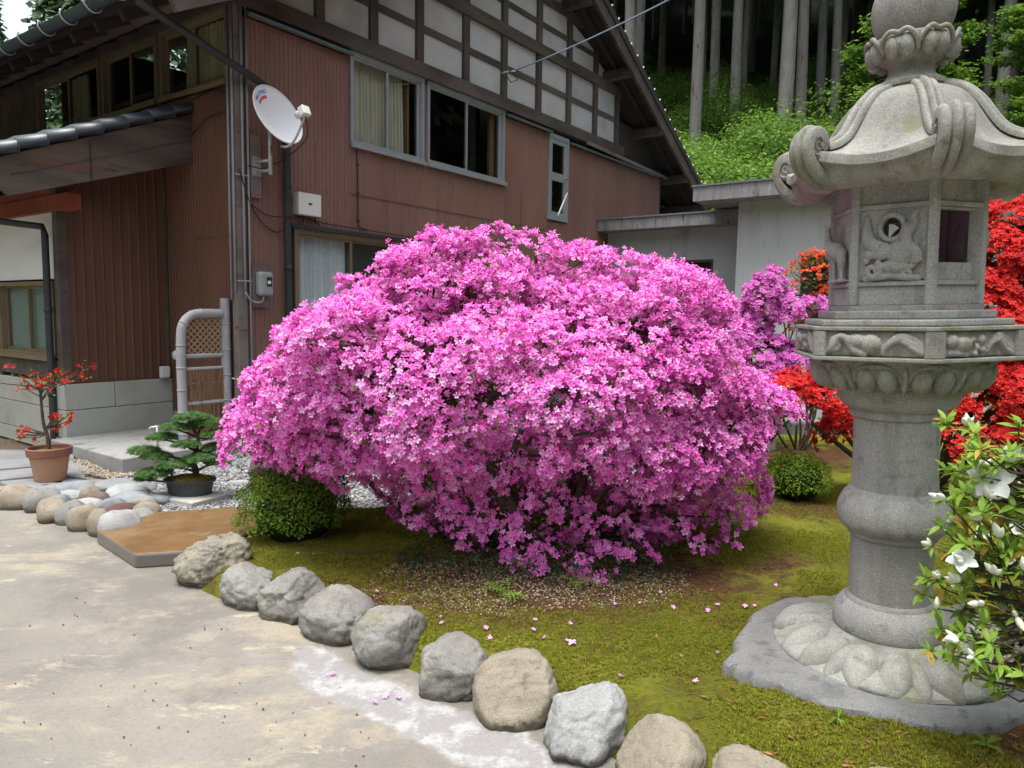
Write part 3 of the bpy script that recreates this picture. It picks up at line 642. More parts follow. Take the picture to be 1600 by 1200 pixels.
# ------------- windows
def window(name, x0, x1, z0, z1, plane, off, frame_mat, fw=.04, panes=2, overlap=.02, depth=.07, sill=True):
    """plane 'x': in the gable (faces -y); 'y': in the front (faces -x)"""
    def bx(nm, mat, a0, a1, d0, d1, c0, c1, par):
        if plane == 'x': return hb(nm, mat, a0, a1, off + d0, off + d1, c0, c1, par)
        return hb(nm, mat, off + d0, off + d1, a0, a1, c0, c1, par)
    w0 = MB(); A = (lambda a0, a1, d0, d1, c0, c1: w0.box(a0, a1, off + d0, off + d1, c0, c1)) if plane == 'x' else (lambda a0, a1, d0, d1, c0, c1: w0.box(off + d0, off + d1, a0, a1, c0, c1))
    A(x0, x1, -.025, depth, z1 - fw, z1); A(x0, x1, -.035, depth, z0, z0 + fw); A(x0, x0 + fw, -.022, depth, z0 + fw, z1 - fw); A(x1 - fw, x1, -.022, depth, z0 + fw, z1 - fw)
    W = w0.build(name, m_[frame_mat], HOUSE)
    wd = (x1 - x0 - 2 * fw) / panes; sf = .03
    for i in range(panes):
        a0 = x0 + fw + i * wd - (overlap if i else 0) * .5; a1 = x0 + fw + (i + 1) * wd + (overlap if i < panes - 1 else 0) * .5; d = .008 + (i % 2) * .024
        s_ = MB(); B = (lambda a0, a1, d0, d1, c0, c1: s_.box(a0, a1, off + d0, off + d1, c0, c1)) if plane == 'x' else (lambda a0, a1, d0, d1, c0, c1: s_.box(off + d0, off + d1, a0, a1, c0, c1))
        c0, c1 = z0 + fw, z1 - fw
        B(a0, a0 + sf, d, d + .02, c0, c1); B(a1 - sf, a1, d, d + .02, c0, c1); B(a0 + sf, a1 - sf, d, d + .02, c0, c0 + sf); B(a0 + sf, a1 - sf, d, d + .02, c1 - sf, c1)
        s_.build('sash', m_[frame_mat], W)
        bx('pane', 'window_glass', a0 + sf, a1 - sf, d + .008, d + .012, c0 + sf, c1 - sf, W)
    if sill: bx('sill', frame_mat, x0 - .02, x1 + .02, -.06, -.0355, z0 - .03, z0 + .012, W)
    return W
def curtain(x0, x1, z0, z1, plane, off, mat, par, waves=16, amp=.03, name='curtain'):
    n = 120; v = []; f = []
    for i in range(n + 1):
        a = x0 + (x1 - x0) * i / n; d = amp * math.sin(waves * 2 * math.pi * i / n + 1.3 * math.sin(i * .17)) + .4 * amp * math.sin(i * .9)
        for j, z in enumerate((z0, (z0 + z1) / 2, z1)):
            dd = d * (1.25, 1, .6)[j]; v.append((a, off + dd, z) if plane == 'x' else (off + dd, a, z))
    for i in range(n):
        for j in range(2): f.append((3 * i + j, 3 * i + 3 + j, 3 * i + 4 + j, 3 * i + 1 + j))
    return MB().add(v, f).build(name, m_[mat], par, True)
wA = window('window', 1.37, 2.52, 3.15, 4.13, 'x', 0, 'aluminium'); curtain(1.42, 2.30, 3.17, 4.11, 'x', .14, 'curtain_cream', wA, 15)
hb('window_jamb', 'room_wood', 2.33, 2.36, .08, .5, 3.15, 4.1, wA)
wB = window('window', 2.58, 4.14, 3.15, 4.13, 'x', 0, 'aluminium'); hb('window_jamb', 'room_wood', 3.98, 4.08, .12, .16, 3.19, 4.1, wB)
wC = window('window', .62, 2.90, .40, 2.18, 'x', 0, 'bronze_frame', .045, 3); curtain(.68, 1.40, .45, 2.12, 'x', .12, 'curtain_lace', wC, 11, .02)
hb('window_hood', 'pipe_dark', .56, 2.96, -.07, -.036, 2.18, 2.22, wC)
# narrow upper door
D_ = MB().box(5.25, 5.30, -.03, .05, 2.80, 4.08).box(5.76, 5.81, -.03, .05, 2.80, 4.08).box(5.30, 5.76, -.03, .05, 4.02, 4.08).box(5.30, 5.76, -.03, .05, 2.80, 2.86).build('upper_door', m_['aluminium'], HOUSE)
MB().box(5.30, 5.36, -.012, .02, 2.86, 4.02).box(5.70, 5.76, -.012, .02, 2.86, 4.02).box(5.36, 5.70, -.012, .02, 3.40, 3.52).box(5.36, 5.70, -.012, .02, 2.86, 2.93).box(5.36, 5.70, -.012, .02, 3.95, 4.02).build('door_leaf', m_['aluminium'], D_)
hb('pane', 'window_glass', 5.36, 5.70, 0, .004, 3.52, 3.95, D_); hb('pane', 'window_glass', 5.36, 5.70, 0, .004, 2.93, 3.40, D_)
hb('panel_behind', 'room_wood', 5.3, 5.8, .3, .33, 2.7, 4.1, D_)
MB().tube([(5.72, -.012, 3.46), (5.72, -.05, 3.46), (5.66, -.05, 3.46)], .012, 8).build('handle', m_['chrome'], D_, True)
# front upper windows
wins = [window('window', y0, y1, 3.47, 4.14, 'y', 0, 'bronze_frame', .035) for y0, y1 in ((.10, 1.28), (1.36, 2.52), (2.60, 4.25))]
curtain(.13, .98, 3.49, 4.12, 'y', .12, 'curtain_gold', wins[0], 12); curtain(3.2, 3.9, 3.49, 4.12, 'y', .14, 'curtain_gold', wins[2], 7)
for y0, y1 in ((1.28, 1.36), (2.52, 2.60), (.03, .10)): hb('window_post', 'timber_dark', -.02, .06, y0, y1, 3.44, 4.2)
hb('wall_panel', 'timber_dark', -.005, .06, 4.25, 7, 3.44, 4.2); hb('wall_plate', 'timber_dark', -.06, .1, -.05, 7, 4.14, 4.34)
# ------------- half-timbered gable
RZ, RX, SL = 6.80, 4.52, .535
def roof_under(x): return RZ - SL * abs(x - RX) - .07
hb('timber_beam', 'timber_dark', .0, 7.55, -.075, .05, 4.13, 4.29); hb('timber_beam', 'timber_dark', 1.3, 7.45, -.07, .05, 5.10, 5.25)
hb('timber_beam', 'timber_dark', 3.0, 6.4, -.06, .05, 5.86, 5.97)
posts = [.95, 1.69, 2.42, 3.27, 4.08, 4.92, 5.75, 6.57, 7.32]
for x in posts:
    for z0, z1 in ((4.29, 5.10), (5.25, 5.86), (5.97, 6.8)):
        zt = min(z1, roof_under(x) - .01)
        if zt > z0 + .08: hb('timber_post', 'timber_post', x - .055, x + .055, -.055, .05, z0, zt)
edges = [.2] + posts + [7.45]
for i in range(len(edges) - 1):
    a, b = edges[i] + (.055 if i else 0), edges[i + 1] - .055
    if b - a < .1: continue
    for z0, z1, rail in ((4.29, 4.66, 1), (4.74, 5.10, 0), (5.25, 5.52, 1), (5.59, 5.86, 0), (5.97, 6.6, 0)):
        zt = [min(z1, roof_under(x) - .02) for x in (a, b)]
        if min(zt) > z0 + .05 or max(zt) > z0 + .12:
            zt = [max(q_, z0 + .01) for q_ in zt]
            MB().add([(a, -.01, z0), (b, -.01, z0), (b, -.01, zt[1]), (a, -.01, zt[0]), (a, .05, z0), (b, .05, z0), (b, .05, zt[1]), (a, .05, zt[0])],
                     [(0, 1, 2, 3), (5, 4, 7, 6), (0, 4, 5, 1), (1, 5, 6, 2), (2, 6, 7, 3), (3, 7, 4, 0)]).build('plaster_panel', m_['plaster'], HOUSE)
            if rail and min(zt) >= z1 - .01: hb('timber_rail', 'timber_dark', a, b, -.03, .045, z1, z1 + (.08 if z1 < 5 else .07))
MB().prism([(7.45, 0), (9.2, 0), (9.2, .05), (7.45, .05)], 4.0, 4.18).build('wall_plate', m_['timber_soffit'], HOUSE)
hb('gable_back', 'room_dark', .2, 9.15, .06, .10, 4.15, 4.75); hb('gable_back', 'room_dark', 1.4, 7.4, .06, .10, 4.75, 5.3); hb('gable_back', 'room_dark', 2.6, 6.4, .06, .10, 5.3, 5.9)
# flashing strips
for x0, x1, z in ((.1, 1.36, 4.06), (4.15, 5.24, 4.06), (5.82, 9.0, 4.0)):
    MB().bar((x0, -.05, z + .03), (x1, -.05, z + .03), .10, .018, (0, -.35, 1)).build('flashing', m_['flashing_teal'], HOUSE)
    hb('flashing_batten', 'timber_grey', x0, x1, -.09, -.055, z - .005, z + .018)
MB().bar((6.2, -.12, 4.10), (9.25, -.12, 4.02), .03, .05).build('loose_batten', m_['timber_grey'], HOUSE)
# ------------- main roof
VY = -.50
def slope(name, xa, xb, mat, th, lift, parent):
    za, zb = RZ - SL * abs(xa - RX) + lift, RZ - SL * abs(xb - RX) + lift
    return MB().add([(xa, VY, za), (xb, VY, zb), (xb, 7.6, zb), (xa, 7.6, za), (xa, VY, za - th), (xb, VY, zb - th), (xb, 7.6, zb - th), (xa, 7.6, za - th)],
                    [(0, 1, 2, 3), (7, 6, 5, 4), (0, 4, 5, 1), (1, 5, 6, 2), (2, 6, 7, 3), (3, 7, 4, 0)]).build(name, m_[mat], parent)
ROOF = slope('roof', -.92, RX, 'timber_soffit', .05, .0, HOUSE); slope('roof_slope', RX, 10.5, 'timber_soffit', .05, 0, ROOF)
slope('tile_bed', -.98, RX, 'tile_glaze', .05, .052, ROOF); slope('tile_bed', RX, 10.55, 'tile_glaze', .05, .052, ROOF)
# eave tiles and verge tiles
tb = MB(); n = 8
for i in range(n + 1):
    a = math.pi * i / n
    for xx in (0, .34): tb.v.append((xx, -.075 * math.cos(a), .075 * math.sin(a) + SL * xx))
for i in range(n): tb.f.append((2 * i, 2 * i + 1, 2 * i + 3, 2 * i + 2))
tb.f.append(tuple(2 * i for i in range(n + 1)))
pan = MB().add([(0, .07, .02), (.34, .07, .02 + SL * .34), (.34, .20, -.0 + SL * .34), (0, .20, 0), (0, .135, -.02), (.34, .135, -.02 + SL * .34)], [(0, 4, 5, 1), (4, 3, 2, 5)])
tb.add(pan.v, pan.f)
t0 = tb.build('roof_tile', m_['tile_glaze'], ROOF, True); ze = RZ - SL * (RX + .98) + .055; t0.location = (-1.0, VY + .1, ze)
for i in range(1, 30):
    c = copy_part(t0, ROOF); c.location = (-1.0, VY + .1 + .27 * i, ze)
tt = [(-1.0 + .3 * r_, VY + .1 + .27 * i, ze + SL * .3 * r_) for r_ in range(1, 18) for i in range(30)]
me = t0.data; nv = len(me.vertices); co = np.zeros(nv * 3); me.vertices.foreach_get('co', co); co = co.reshape(-1, 3)
mbt = MB(); fl = [tuple(p.vertices) for p in me.polygons]
for p in tt: mbt.add(co + np.array(p), fl)
o = mbt.build('tile_rows', m_['tile_glaze'], ROOF, True); o['kind'] = 'stuff'
vt = MB().box(0, .014, -.010, .010, .0, .036).build('verge_tile_tip', m_['tile_tip'], ROOF); k = 0
vt2 = MB().box(-.13, .13, -.09, .12, .0, .045).build('verge_tile', m_['tile_glaze'], ROOF)
for i in range(26):
    x = 4.75 + .225 * i; z = RZ - SL * (x - RX) + .075
    c = vt if i == 0 else copy_part(vt, ROOF); c.location = (x, VY - .05, z + .025); c.rotation_euler = (0, math.atan(SL), 0)
    c = vt2 if i == 0 else copy_part(vt2, ROOF); c.location = (x, VY + .04, z - .02); c.rotation_euler = (0, math.atan(SL) - .12, 0)
# bargeboards, rafters, purlins
def sbar(name, xa, xb, y, w_, h_, dz, mat, par=ROOF):
    return MB().bar((xa, y, RZ - SL * abs(xa - RX) + dz), (xb, y, RZ - SL * abs(xb - RX) + dz), w_, h_).build(name, m_[mat], par)
sbar('bargeboard', RX, 10.45, VY - .022, .05, .26, -.11, 'timber_post'); sbar('bargeboard', -.92, RX, VY - .022, .05, .26, -.11, 'timber_post')
sbar('barge_fillet', RX, 10.5, VY - .055, .03, .09, .0, 'timber_soffit')
for y in (-.22, .25):
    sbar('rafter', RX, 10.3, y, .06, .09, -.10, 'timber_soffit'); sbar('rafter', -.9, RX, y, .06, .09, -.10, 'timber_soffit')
for i in range(14):
    y = .7 + .46 * i; MB().bar((-.9, y, RZ - SL * (RX + .9) - .1), (.3, y, RZ - SL * (RX - .3) - .1), .05, .08).build('rafter', m_['timber_soffit'], ROOF)
for x in (5.6, 6.9, 8.15, 9.35, 10.2):
    z = RZ - SL * (x - RX) - .22; hb('purlin', 'timber_dark', x - .06, x + .06, VY + .01, 2.5, z - .07, z + .07, ROOF)
for x in (3.2, 1.9, .6):
    z = RZ - SL * (RX - x) - .22; hb('purlin', 'timber_dark', x - .06, x + .06, VY + .01, 1.5, z - .07, z + .07, ROOF)
for i in range(12):
    x = 5.0 + .45 * i; z = RZ - SL * (x - RX) - .056; MB().bar((x, VY + .02, z), (x, 1.2, z), .012, .012).build('soffit_batten', m_['timber_dark'], ROOF)
hb('eave_purlin', 'timber_dark', -.62, -.52, VY + .02, 7.5, 3.92, 4.04, ROOF)
# gutter with hooks, downpipe
gv = []; gf = []; ng = 8
for y in (-.42, 7.6):
    for rr in (.062, .056):
        for i in range(ng + 1):
            a = math.pi * (1 + i / ng); gv.append((-1.03 + rr * math.cos(a), y, 3.90 + rr * math.sin(a)))
q_ = ng + 1
for i in range(ng): gf += [(i, i + 1, 2 * q_ + i + 1, 2 * q_ + i), (q_ + i, 3 * q_ + i, 3 * q_ + i + 1, q_ + i + 1)]
gf += [(0, 2 * q_, 3 * q_, q_), (ng, q_ + ng, 3 * q_ + ng, 2 * q_ + ng), tuple(range(ng + 1))]
GUT = MB().add(gv, gf).build('gutter', m_['gutter_green'], HOUSE, 'auto')
hk = MB().tube(arc([(-.96, 0, 3.96), (-.965, 0, 3.86), (-1.03, 0, 3.825), (-1.10, 0, 3.87), (-1.10, 0, 3.93)], 5), .008, 6).build('gutter_hook', m_['galvanised'], GUT, True)
for i in range(1, 16): copy_part(hk, GUT).location = (0, .45 * i, 0)
PIPE = MB().tube([(-1.03, -.30, 3.86), (-1.03, -.30, 3.74), (.36, -.075, 3.44), (.50, -.075, 3.34), (.50, -.075, .1)], .036, 10).build('downpipe', m_['pipe_dark'], HOUSE, 'auto')
MB().tube([(-1.03, -.30, 3.88), (-1.03, -.30, 3.76)], .045, 10).build('outlet_collar', m_['galvanised'], PIPE, True)
for z in (.8, 1.75, 2.55): MB().tube([(.50, -.075, z), (.50, -.075, z + .05)], .041, 10).build('pipe_joint', m_['pipe_dark'], PIPE, True)

# ------------- entrance wing with lean-to roof
WX, WY = -1.02, 1.30
siding(WX + .04, 0, .62, 2.78, 'x', WY, -1, 'siding_rust', .092)
hb('siding_panel', 'siding_rust', -.62, 0, WY - .003, WY + .01, 2.781, 2.96)
hb('inside_corner_board', 'timber_dark', -.03, -.008, WY - .03, WY - .008, .62, 3.0)
hb('wing_post', 'timber_dark', WX - .03, WX + .05, WY - .02, WY + .08, .62, 2.75)
hb('wing_post', 'timber_dark', WX - .02, WX + .05, 2.78, 2.90, .62, 2.75); hb('wing_post', 'timber_dark', WX - .02, WX + .05, 4.3, 4.4, .62, 2.75)
hb('plaster_panel', 'plaster_white', WX + .0, WX + .05, 1.45, 2.78, 1.62, 2.30); hb('plaster_panel', 'plaster_white', WX, WX + .05, 2.9, 4.3, 1.62, 2.30)
hb('wing_rail', 'timber_dark', WX - .025, WX + .05, WY + .08, 5.0, .66, .84); hb('wing_rail', 'timber_red', WX - .03, WX + .05, WY + .08, 5, 2.30, 2.48)
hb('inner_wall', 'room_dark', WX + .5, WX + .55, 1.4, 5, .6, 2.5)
ww = window('window', 1.45, 2.78, .86, 1.60, 'y', WX, 'bronze_frame', .04)
hb('blind', 'frosted', WX + .07, WX + .075, 1.5, 2.73, .9, 1.56, ww)
siding(4.4, 5.9, .84, 2.3, 'y', WX, -1, 'siding_rust'); hb('wing_end_wall', 'siding_rust', WX + .01, 0, 5.9, 5.95, 0, 2.78); hb('wing_rail', 'timber_dark', WX - .025, WX + .05, 5.002, 5.9, .66, .84); hb('wing_rail', 'timber_red', WX - .03, WX + .05, 5.002, 5.9, 2.30, 2.48)
hb('foundation_block', 'foundation_block', WX - .04, WX + .06, 4.51, 5.9, .375, .655); hb('foundation_block', 'foundation_block', WX - .04, WX + .06, 3.71, 5.9, .10, .369); hb('foundation_block', 'foundation_block', WX - .04, WX + .06, 3.41, 5.9, -.05, .094)
ww2 = window('window', 2.9, 4.3, .86, 1.60, 'y', WX, 'bronze_frame', .04); hb('blind', 'frosted', WX + .07, WX + .075, 2.95, 4.25, .9, 1.56, ww2)
hb('purlin_end', 'timber_red', WX - .06, WX + .06, .98, 4.8, 2.24, 2.38)
# stone block courses
ex = [(-1.045, -.62), (-.612, 0)]
for z0, z1, cuts in ((.375, .618, ((-1.06, -.60), (-.594, -.004))), (.10, .369, ((-1.06, -.004),)), (-.05, .094, ((-1.06, -.004),))):
    for a, b in cuts: hb('foundation_block', 'foundation_block', a, b, WY - .055, WY + .06, z0, z1, HOUSE, .006)
for z0, z1, cuts in ((.375, .618, ((1.375, 1.95), (1.956, 3.2), (3.206, 4.5))), (.10, .369, ((1.375, 2.45), (2.456, 3.7))), (-.05, .094, ((1.375, 1.8), (1.806, 3.4)))):
    for a, b in cuts: hb('foundation_block', 'foundation_block', WX - .04, WX + .06, a - .008, b, z0, z1, HOUSE, .006)
# lean-to roof: verge board, tiles, slab
zl = lambda x: 3.30 + .425 * x
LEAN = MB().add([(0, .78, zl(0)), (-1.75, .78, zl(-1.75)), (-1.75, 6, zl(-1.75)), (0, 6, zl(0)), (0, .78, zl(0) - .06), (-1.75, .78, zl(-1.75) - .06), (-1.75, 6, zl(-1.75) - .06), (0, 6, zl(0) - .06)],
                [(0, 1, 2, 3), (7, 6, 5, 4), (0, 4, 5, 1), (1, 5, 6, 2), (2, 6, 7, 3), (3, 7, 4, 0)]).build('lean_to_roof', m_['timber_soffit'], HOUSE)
MB().add([(0, .735, zl(0) - .03), (-1.70, .735, zl(-1.70) - .03), (-1.72, .735, zl(-1.72) - .22), (-1.62, .735, zl(-1.62) - .36), (0, .735, zl(0) - .50)] + [(0, .785, zl(0) - .03), (-1.70, .785, zl(-1.70) - .03), (-1.72, .785, zl(-1.72) - .22), (-1.62, .785, zl(-1.62) - .36), (0, .785, zl(0) - .50)],
         [(0, 1, 2, 3, 4), (9, 8, 7, 6, 5), (0, 5, 6, 1), (1, 6, 7, 2), (2, 7, 8, 3), (3, 8, 9, 4), (4, 9, 5, 0)]).build('verge_board', m_['timber_brown'], LEAN, False, .004)
MB().bar((-1.6, .732, zl(-1.6) - .19), (-.02, .732, zl(-.02) - .28), .004, .006).build('board_joint', m_['timber_dark'], LEAN)
vt = MB()
pr = [(-.02, -.06), (-.045, -.02), (-.03, .03), (.03, .055), (.16, .05), (.24, .02), (.30, .035)]
for xx, dz in ((0, 0), (.245, 0)):
    for y, z in pr: vt.v.append((xx, y, z + .425 * xx + (.022 if xx == 0 else 0)))
k = len(pr)
for i in range(k - 1): vt.f.append((i, i + 1, k + i + 1, k + i))
for xx in (0,):
    for y, z in pr: vt.v.append((xx, y, z - .012))
for i in range(k - 1): vt.f.append((i, 2 * k + i, 2 * k + i + 1, i + 1))
v0 = vt.build('verge_tile', m_['tile_glaze'], LEAN, True); v0.location = (-1.78, .735, zl(-1.78) + .03)
for i in range(1, 8): copy_part(v0, LEAN).location = (-1.78 + .225 * i, .735, zl(-1.78 + .225 * i) + .03)
row = []
for j in range(1, 16):
    for i in range(8): row.append((-1.78 + .225 * i, .735 + .27 * j, zl(-1.78 + .225 * i) + .03))
me = v0.data; co = np.array([v.co[:] for v in me.vertices]); fl = [tuple(p.vertices) for p in me.polygons]; mbt = MB()
for p in row: mbt.add(co + np.array(p), fl)
mbt.build('tile_rows', m_['tile_glaze'], LEAN, True)['kind'] = 'stuff'
MB().tube([(-.98, .72, zl(-.98) - .06), (-.98, .722, zl(-.98) - .4)], .005, 5).build('board_wire', m_['cable_black'], LEAN)
wp = MB().tube([(WX - .62, 2.2, 2.20), (WX - .08, 1.46, 2.10), (WX - .075, 1.43, 2.02), (WX - .075, 1.43, .02)], .032, 10).build('wing_downpipe', m_['pipe_dark'], HOUSE, 'auto')
for z in (.5, 1.3): MB().tube([(WX - .075, 1.43, z), (WX - .075, 1.43, z + .05)], .037, 10).build('pipe_joint', m_['pipe_dark'], wp, True)
MB().bar((0, .05, 2.06), (0, .75, 2.05), .01, .02).build('rust_band', m_['timber_dark'], HOUSE)
# cable runs pinned to the siding
def cable(name, pts, r_=.006, mat='cable_black', par=HOUSE):
    return MB().tube(arc(pts, 5), r_, 5).build(name, m_[mat], par, True)
cable('cable', [(1.45, -.02, 3.12), (1.46, -.02, 2.9), (1.465, -.02, 2.5), (1.47, -.02, 2.3), (1.6, -.03, 2.26)])
cable('cable', [(.1, -.05, 2.35), (.3, -.03, 2.27), (.5, -.12, 2.27), (.7, -.03, 2.30), (.98, -.03, 2.27), (1.5, -.075, 2.25), (2.3, -.075, 2.24)])
cable('cable', [(-.02, -.06, 2.65), (.1, -.05, 2.35), (.25, -.03, 2.18), (.42, -.03, 2.12), (.5, -.12, 2.20)])
cable('cable', [(-.03, .05, 3.2), (-.03, .4, 3.18), (-.03, .72, 3.05)]); cable('cable', [(-.03, .05, 3.35), (-.03, .35, 3.42), (-.03, .7, 3.38)])
for x, z in ((1.46, 2.95), (1.465, 2.65), (1.47, 2.35)): MB().ball((x, -.022, z), .014, 8, 6).build('cable_clip', m_['cable_black'], HOUSE, True)
# ================================================================ things fixed to the house (things of their own)
def hthing(name, x, y, z, label, cat, group=None):
    return empty(name, HW(x, y, z), ANG, label, cat, group)
def tb_(e, name, mat, *b, bevel=0): return MB().box(*b).build(name, m_[mat], e, False, bevel)
# satellite dish
e = hthing('satellite_dish', .17, -.02, 2.48, 'white satellite dish on a bracket at the house corner', 'dish')
tb_(e, 'mounting_board', 'timber_grey', -.06, .06, -.025, 0, -.06, .52)
tb_(e, 'wall_plate', 'galvanised', -.045, .05, -.033, -.026, .14, .32)
MB().tube([(0, -.03, .27), (0.02, -.22, .27)], .014, 8).tube([(0, -.03, .18), (0.02, -.22, .18)], .014, 8).build('bracket_arm', m_['galvanised'], e, True)
MB().tube([(.02, -.22, .14), (.02, -.22, .62)], .019, 10).build('mast', m_['galvanised'], e, True)
# the bowl: an offset paraboloid whose face looks right, up and towards the drive
nrm = (HM.to_3x3().inverted() @ Vector((.79, -.47, .40))).normalized(); upv = Vector((0, 0, 1)); sx = upv.cross(nrm).normalized(); sy = nrm.cross(sx)
DB = Matrix((sx, sy, nrm)).transposed().to_4x4(); cen = Vector((.02, -.22, .62)) + nrm * .07; DB.translation = cen
b = MB(); n = 40; rings = [0, .055, .11, .165, .215, .258]; pts_ = []
for side in (0, 1):
    for r_ in rings:
        for k in range(n):
            a = 2 * math.pi * k / n; pts_.append(DB @ Vector((r_ * math.cos(a), r_ * 1.10 * math.sin(a), .85 * r_ * r_ - (.006 if side else 0))))
fs = []
for side in (0, 1):
    o_ = side * n * len(rings)
    for i in range(len(rings) - 1):
        for k in range(n):
            k2 = (k + 1) % n; fs.append((o_ + i * n + k, o_ + i * n + k2, o_ + (i + 1) * n + k2, o_ + (i + 1) * n + k))
L_ = n * (len(rings) - 1)
for k in range(n): k2 = (k + 1) % n; fs.append((L_ + k, L_ + k2, L_ * 2 + n + k2, L_ * 2 + n + k))
dish = b.add(pts_, fs).build('bowl', m_['white_enamel'], e, 'auto')
MB().tube([DB @ Vector((.264 * math.cos(a), .264 * 1.1 * math.sin(a), .058)) for a in np.linspace(0, 2 * math.pi, 49)], .007, 6, False).build('rim', m_['white_enamel'], dish, True)
MB().tube(arc([DB @ Vector(p) for p in ((-.03, -.30, .0), (-.03, -.34, .06), (-.02, -.33, .16), (0, -.20, .34))], 6), .011, 8).build('feed_arm', m_['galvanised'], e, True)
f_ = MB(); f_.box(-.045, .045, -.04, .05, -.035, .035); f_.v = [tuple(DB @ (Vector((0, -.155, .36)) + Vector(p))) for p in f_.v]; f_.build('feed_head', m_['white_plastic'], e, False, .01)
f2 = MB(); f2.tube([DB @ Vector((0, -.15, .33)), DB @ Vector((0, -.13, .27))], [.03, .036], 12).build('feed_horn', m_['white_plastic'], e, True)
MB().tube(arc([DB @ Vector((.0, -.2, .36)), DB @ Vector((.03, -.36, .25)), Vector((.12, -.25, .28)), Vector((.03, -.2, .25)), Vector((.02, -.24, .4)), Vector((0, -.2, .2)), Vector((-.1, -.04, .22))], 6), .0055, 5).build('coax', m_['cable_black'], e, True)
# lettering printed on the dish
def letters(txt, mat, rad, a0, da, size):
    for i, ch in enumerate(txt):
        a = a0 + da * i; cu = bpy.data.curves.new('letter', 'FONT'); cu.body = ch; cu.size = size; cu.extrude = .0008; cu.align_x = 'CENTER'
        tmp = bpy.data.objects.new('letter', cu); me = bpy.data.meshes.new_from_object(tmp); bpy.data.objects.remove(tmp); o = mesh_obj('letter', me, m_[mat], dish)
        r2 = rad; x, y = r2 * math.cos(a), r2 * 1.1 * math.sin(a)
        o.matrix_local = DB @ Matrix.Translation((x, y, .85 * r2 * r2 + .005)) @ Matrix.Rotation(a - math.pi / 2, 4, 'Z') @ Matrix.Rotation(math.atan(1.7 * r2), 4, 'X')
letters('MASPRO', 'print_blue', .205, R(152), R(-9.0), .048)
band = MB(); pv = []
for i in range(13):
    a = R(154) - R(49) * i / 12
    for r2 in (.165, .188): pv.append(DB @ Vector((r2 * math.cos(a), r2 * 1.1 * math.sin(a), .85 * r2 * r2 + .0035)))
band.add(pv, [(2 * i, 2 * i + 1, 2 * i + 3, 2 * i + 2) for i in range(12)]).build('red_print', m_['print_red'], dish)
# junction box, meter, small fittings
e = hthing('junction_box', .75, -.01, 2.31, 'square white utility box on the brown siding above the lace curtain', 'box')
tb_(e, 'cover', 'white_plastic', -.14, .14, -.10, -.045, .005, .225, bevel=.008); tb_(e, 'back', 'white_plastic', -.135, .135, -.044, 0, .01, .22); tb_(e, 'badge', 'print_black', -.022, .022, -.1025, -.1005, .112, .128)
MB().tube([(-.05, -.05, .01), (-.05, -.045, -.06)], .008, 6).tube([(.1, -.05, .01), (.11, -.045, -.05), (.16, -.04, -.07)], .008, 6).build('cable_tail', m_['cable_black'], e, True)
e = hthing('electric_meter', .20, -.01, 1.38, 'grey electricity meter on a wooden board by the corner post', 'meter')
tb_(e, 'board', 'timber_grey', -.09, .09, -.03, -.008, 0, .42)
tb_(e, 'case', 'grey_plastic', -.065, .085, -.13, -.031, .11, .34, bevel=.025)
tb_(e, 'display', 'print_black', .0, .06, -.1325, -.1305, .20, .29); tb_(e, 'dial', 'white_plastic', .01, .045, -.134, -.133, .225, .255)
MB().tube(arc([(.0, -.08, .11), (-.02, -.07, .05), (-.12, -.06, .06), (-.18, -.05, .14)], 5), .009, 6).build('cable_tail', m_['conduit_grey'], e, True)
e = hthing('wall_socket', -.10, 1.24, .622, 'small white outdoor socket cover on top of the stone blocks', 'socket'); tb_(e, 'cover', 'white_plastic', -.05, .05, -.05, 0, .012, .13, bevel=.012); tb_(e, 'foot', 'grey_plastic', -.04, .04, -.045, 0, 0, .011)
e = hthing('wall_disc', -.03, .80, 1.25, 'small round white disc fixed above the bamboo screen', 'disc'); MB().tube([(.022, 0, .05), (-.012, 0, .05)], .04, 20).build('plate', m_['white_plastic'], e, True); MB().tube([(-.013, 0, .05), (-.016, 0, .05)], .027, 20).build('rim', m_['white_enamel'], e, True)
e = hthing('wall_lamp', -.0, 1.0, .84, 'small chrome spotlight sticking out of the wall by the bamboo screen', 'lamp')
MB().tube([(0, 0, .04), (-.10, -.03, .04)], [.045, .045], 14).build('body', m_['chrome'], e, True); MB().tube([(-.105, -.032, .04), (-.12, -.036, .04)], [.05, .046], 14).build('rim', m_['white_plastic'], e, True)
# service wire from the gable
e = hthing('service_wire', 4.02, -.06, 4.55, 'thin blue-grey service wire strung from the half-timbered gable', 'wire')
a = e.matrix_basis.inverted(); far = a @ Vector((4.4, 5.0, 5.55))
MB().tube([(0, 0, .05), (.05, -.14, .06)] + [Vector((.05, -.14, .06)).lerp(far, t_) + Vector((0, 0, -.22 * 4 * t_ * (1 - t_))) for t_ in np.linspace(.05, 1, 20)], .009, 5).build('cable', m_['cable_blue'], e, True)
MB().tube([(0, .02, .05), (0, -.09, .05)], .01, 6).tube([(.03, -.12, .055), (.05, -.17, .058)], .013, 8).build('insulator', m_['white_plastic'], e, True)
MB().tube([(0.06, -.12, .05), (.12, -.16, -.04), (.05, -.1, -.08), (.0, -.06, .0)], .007, 5).build('wire_loop', m_['cable_black'], e, True)
# pole leaning against the upper door
a = HW(5.02, -.35, 2.80); b = HW(5.64, -.12, 3.24)
e = empty('leaning_pole', a, 0, 'thin pale pole with orange tip leaning beside the narrow upper door', 'pole')
MB().tube([(0, 0, 0), (b - a) * .96], .014, 8).build('shaft', m_['white_plastic'], e, True); MB().tube([(b - a) * .96, (b - a)], .015, 8).build('tip', m_['terracotta'], e, True)

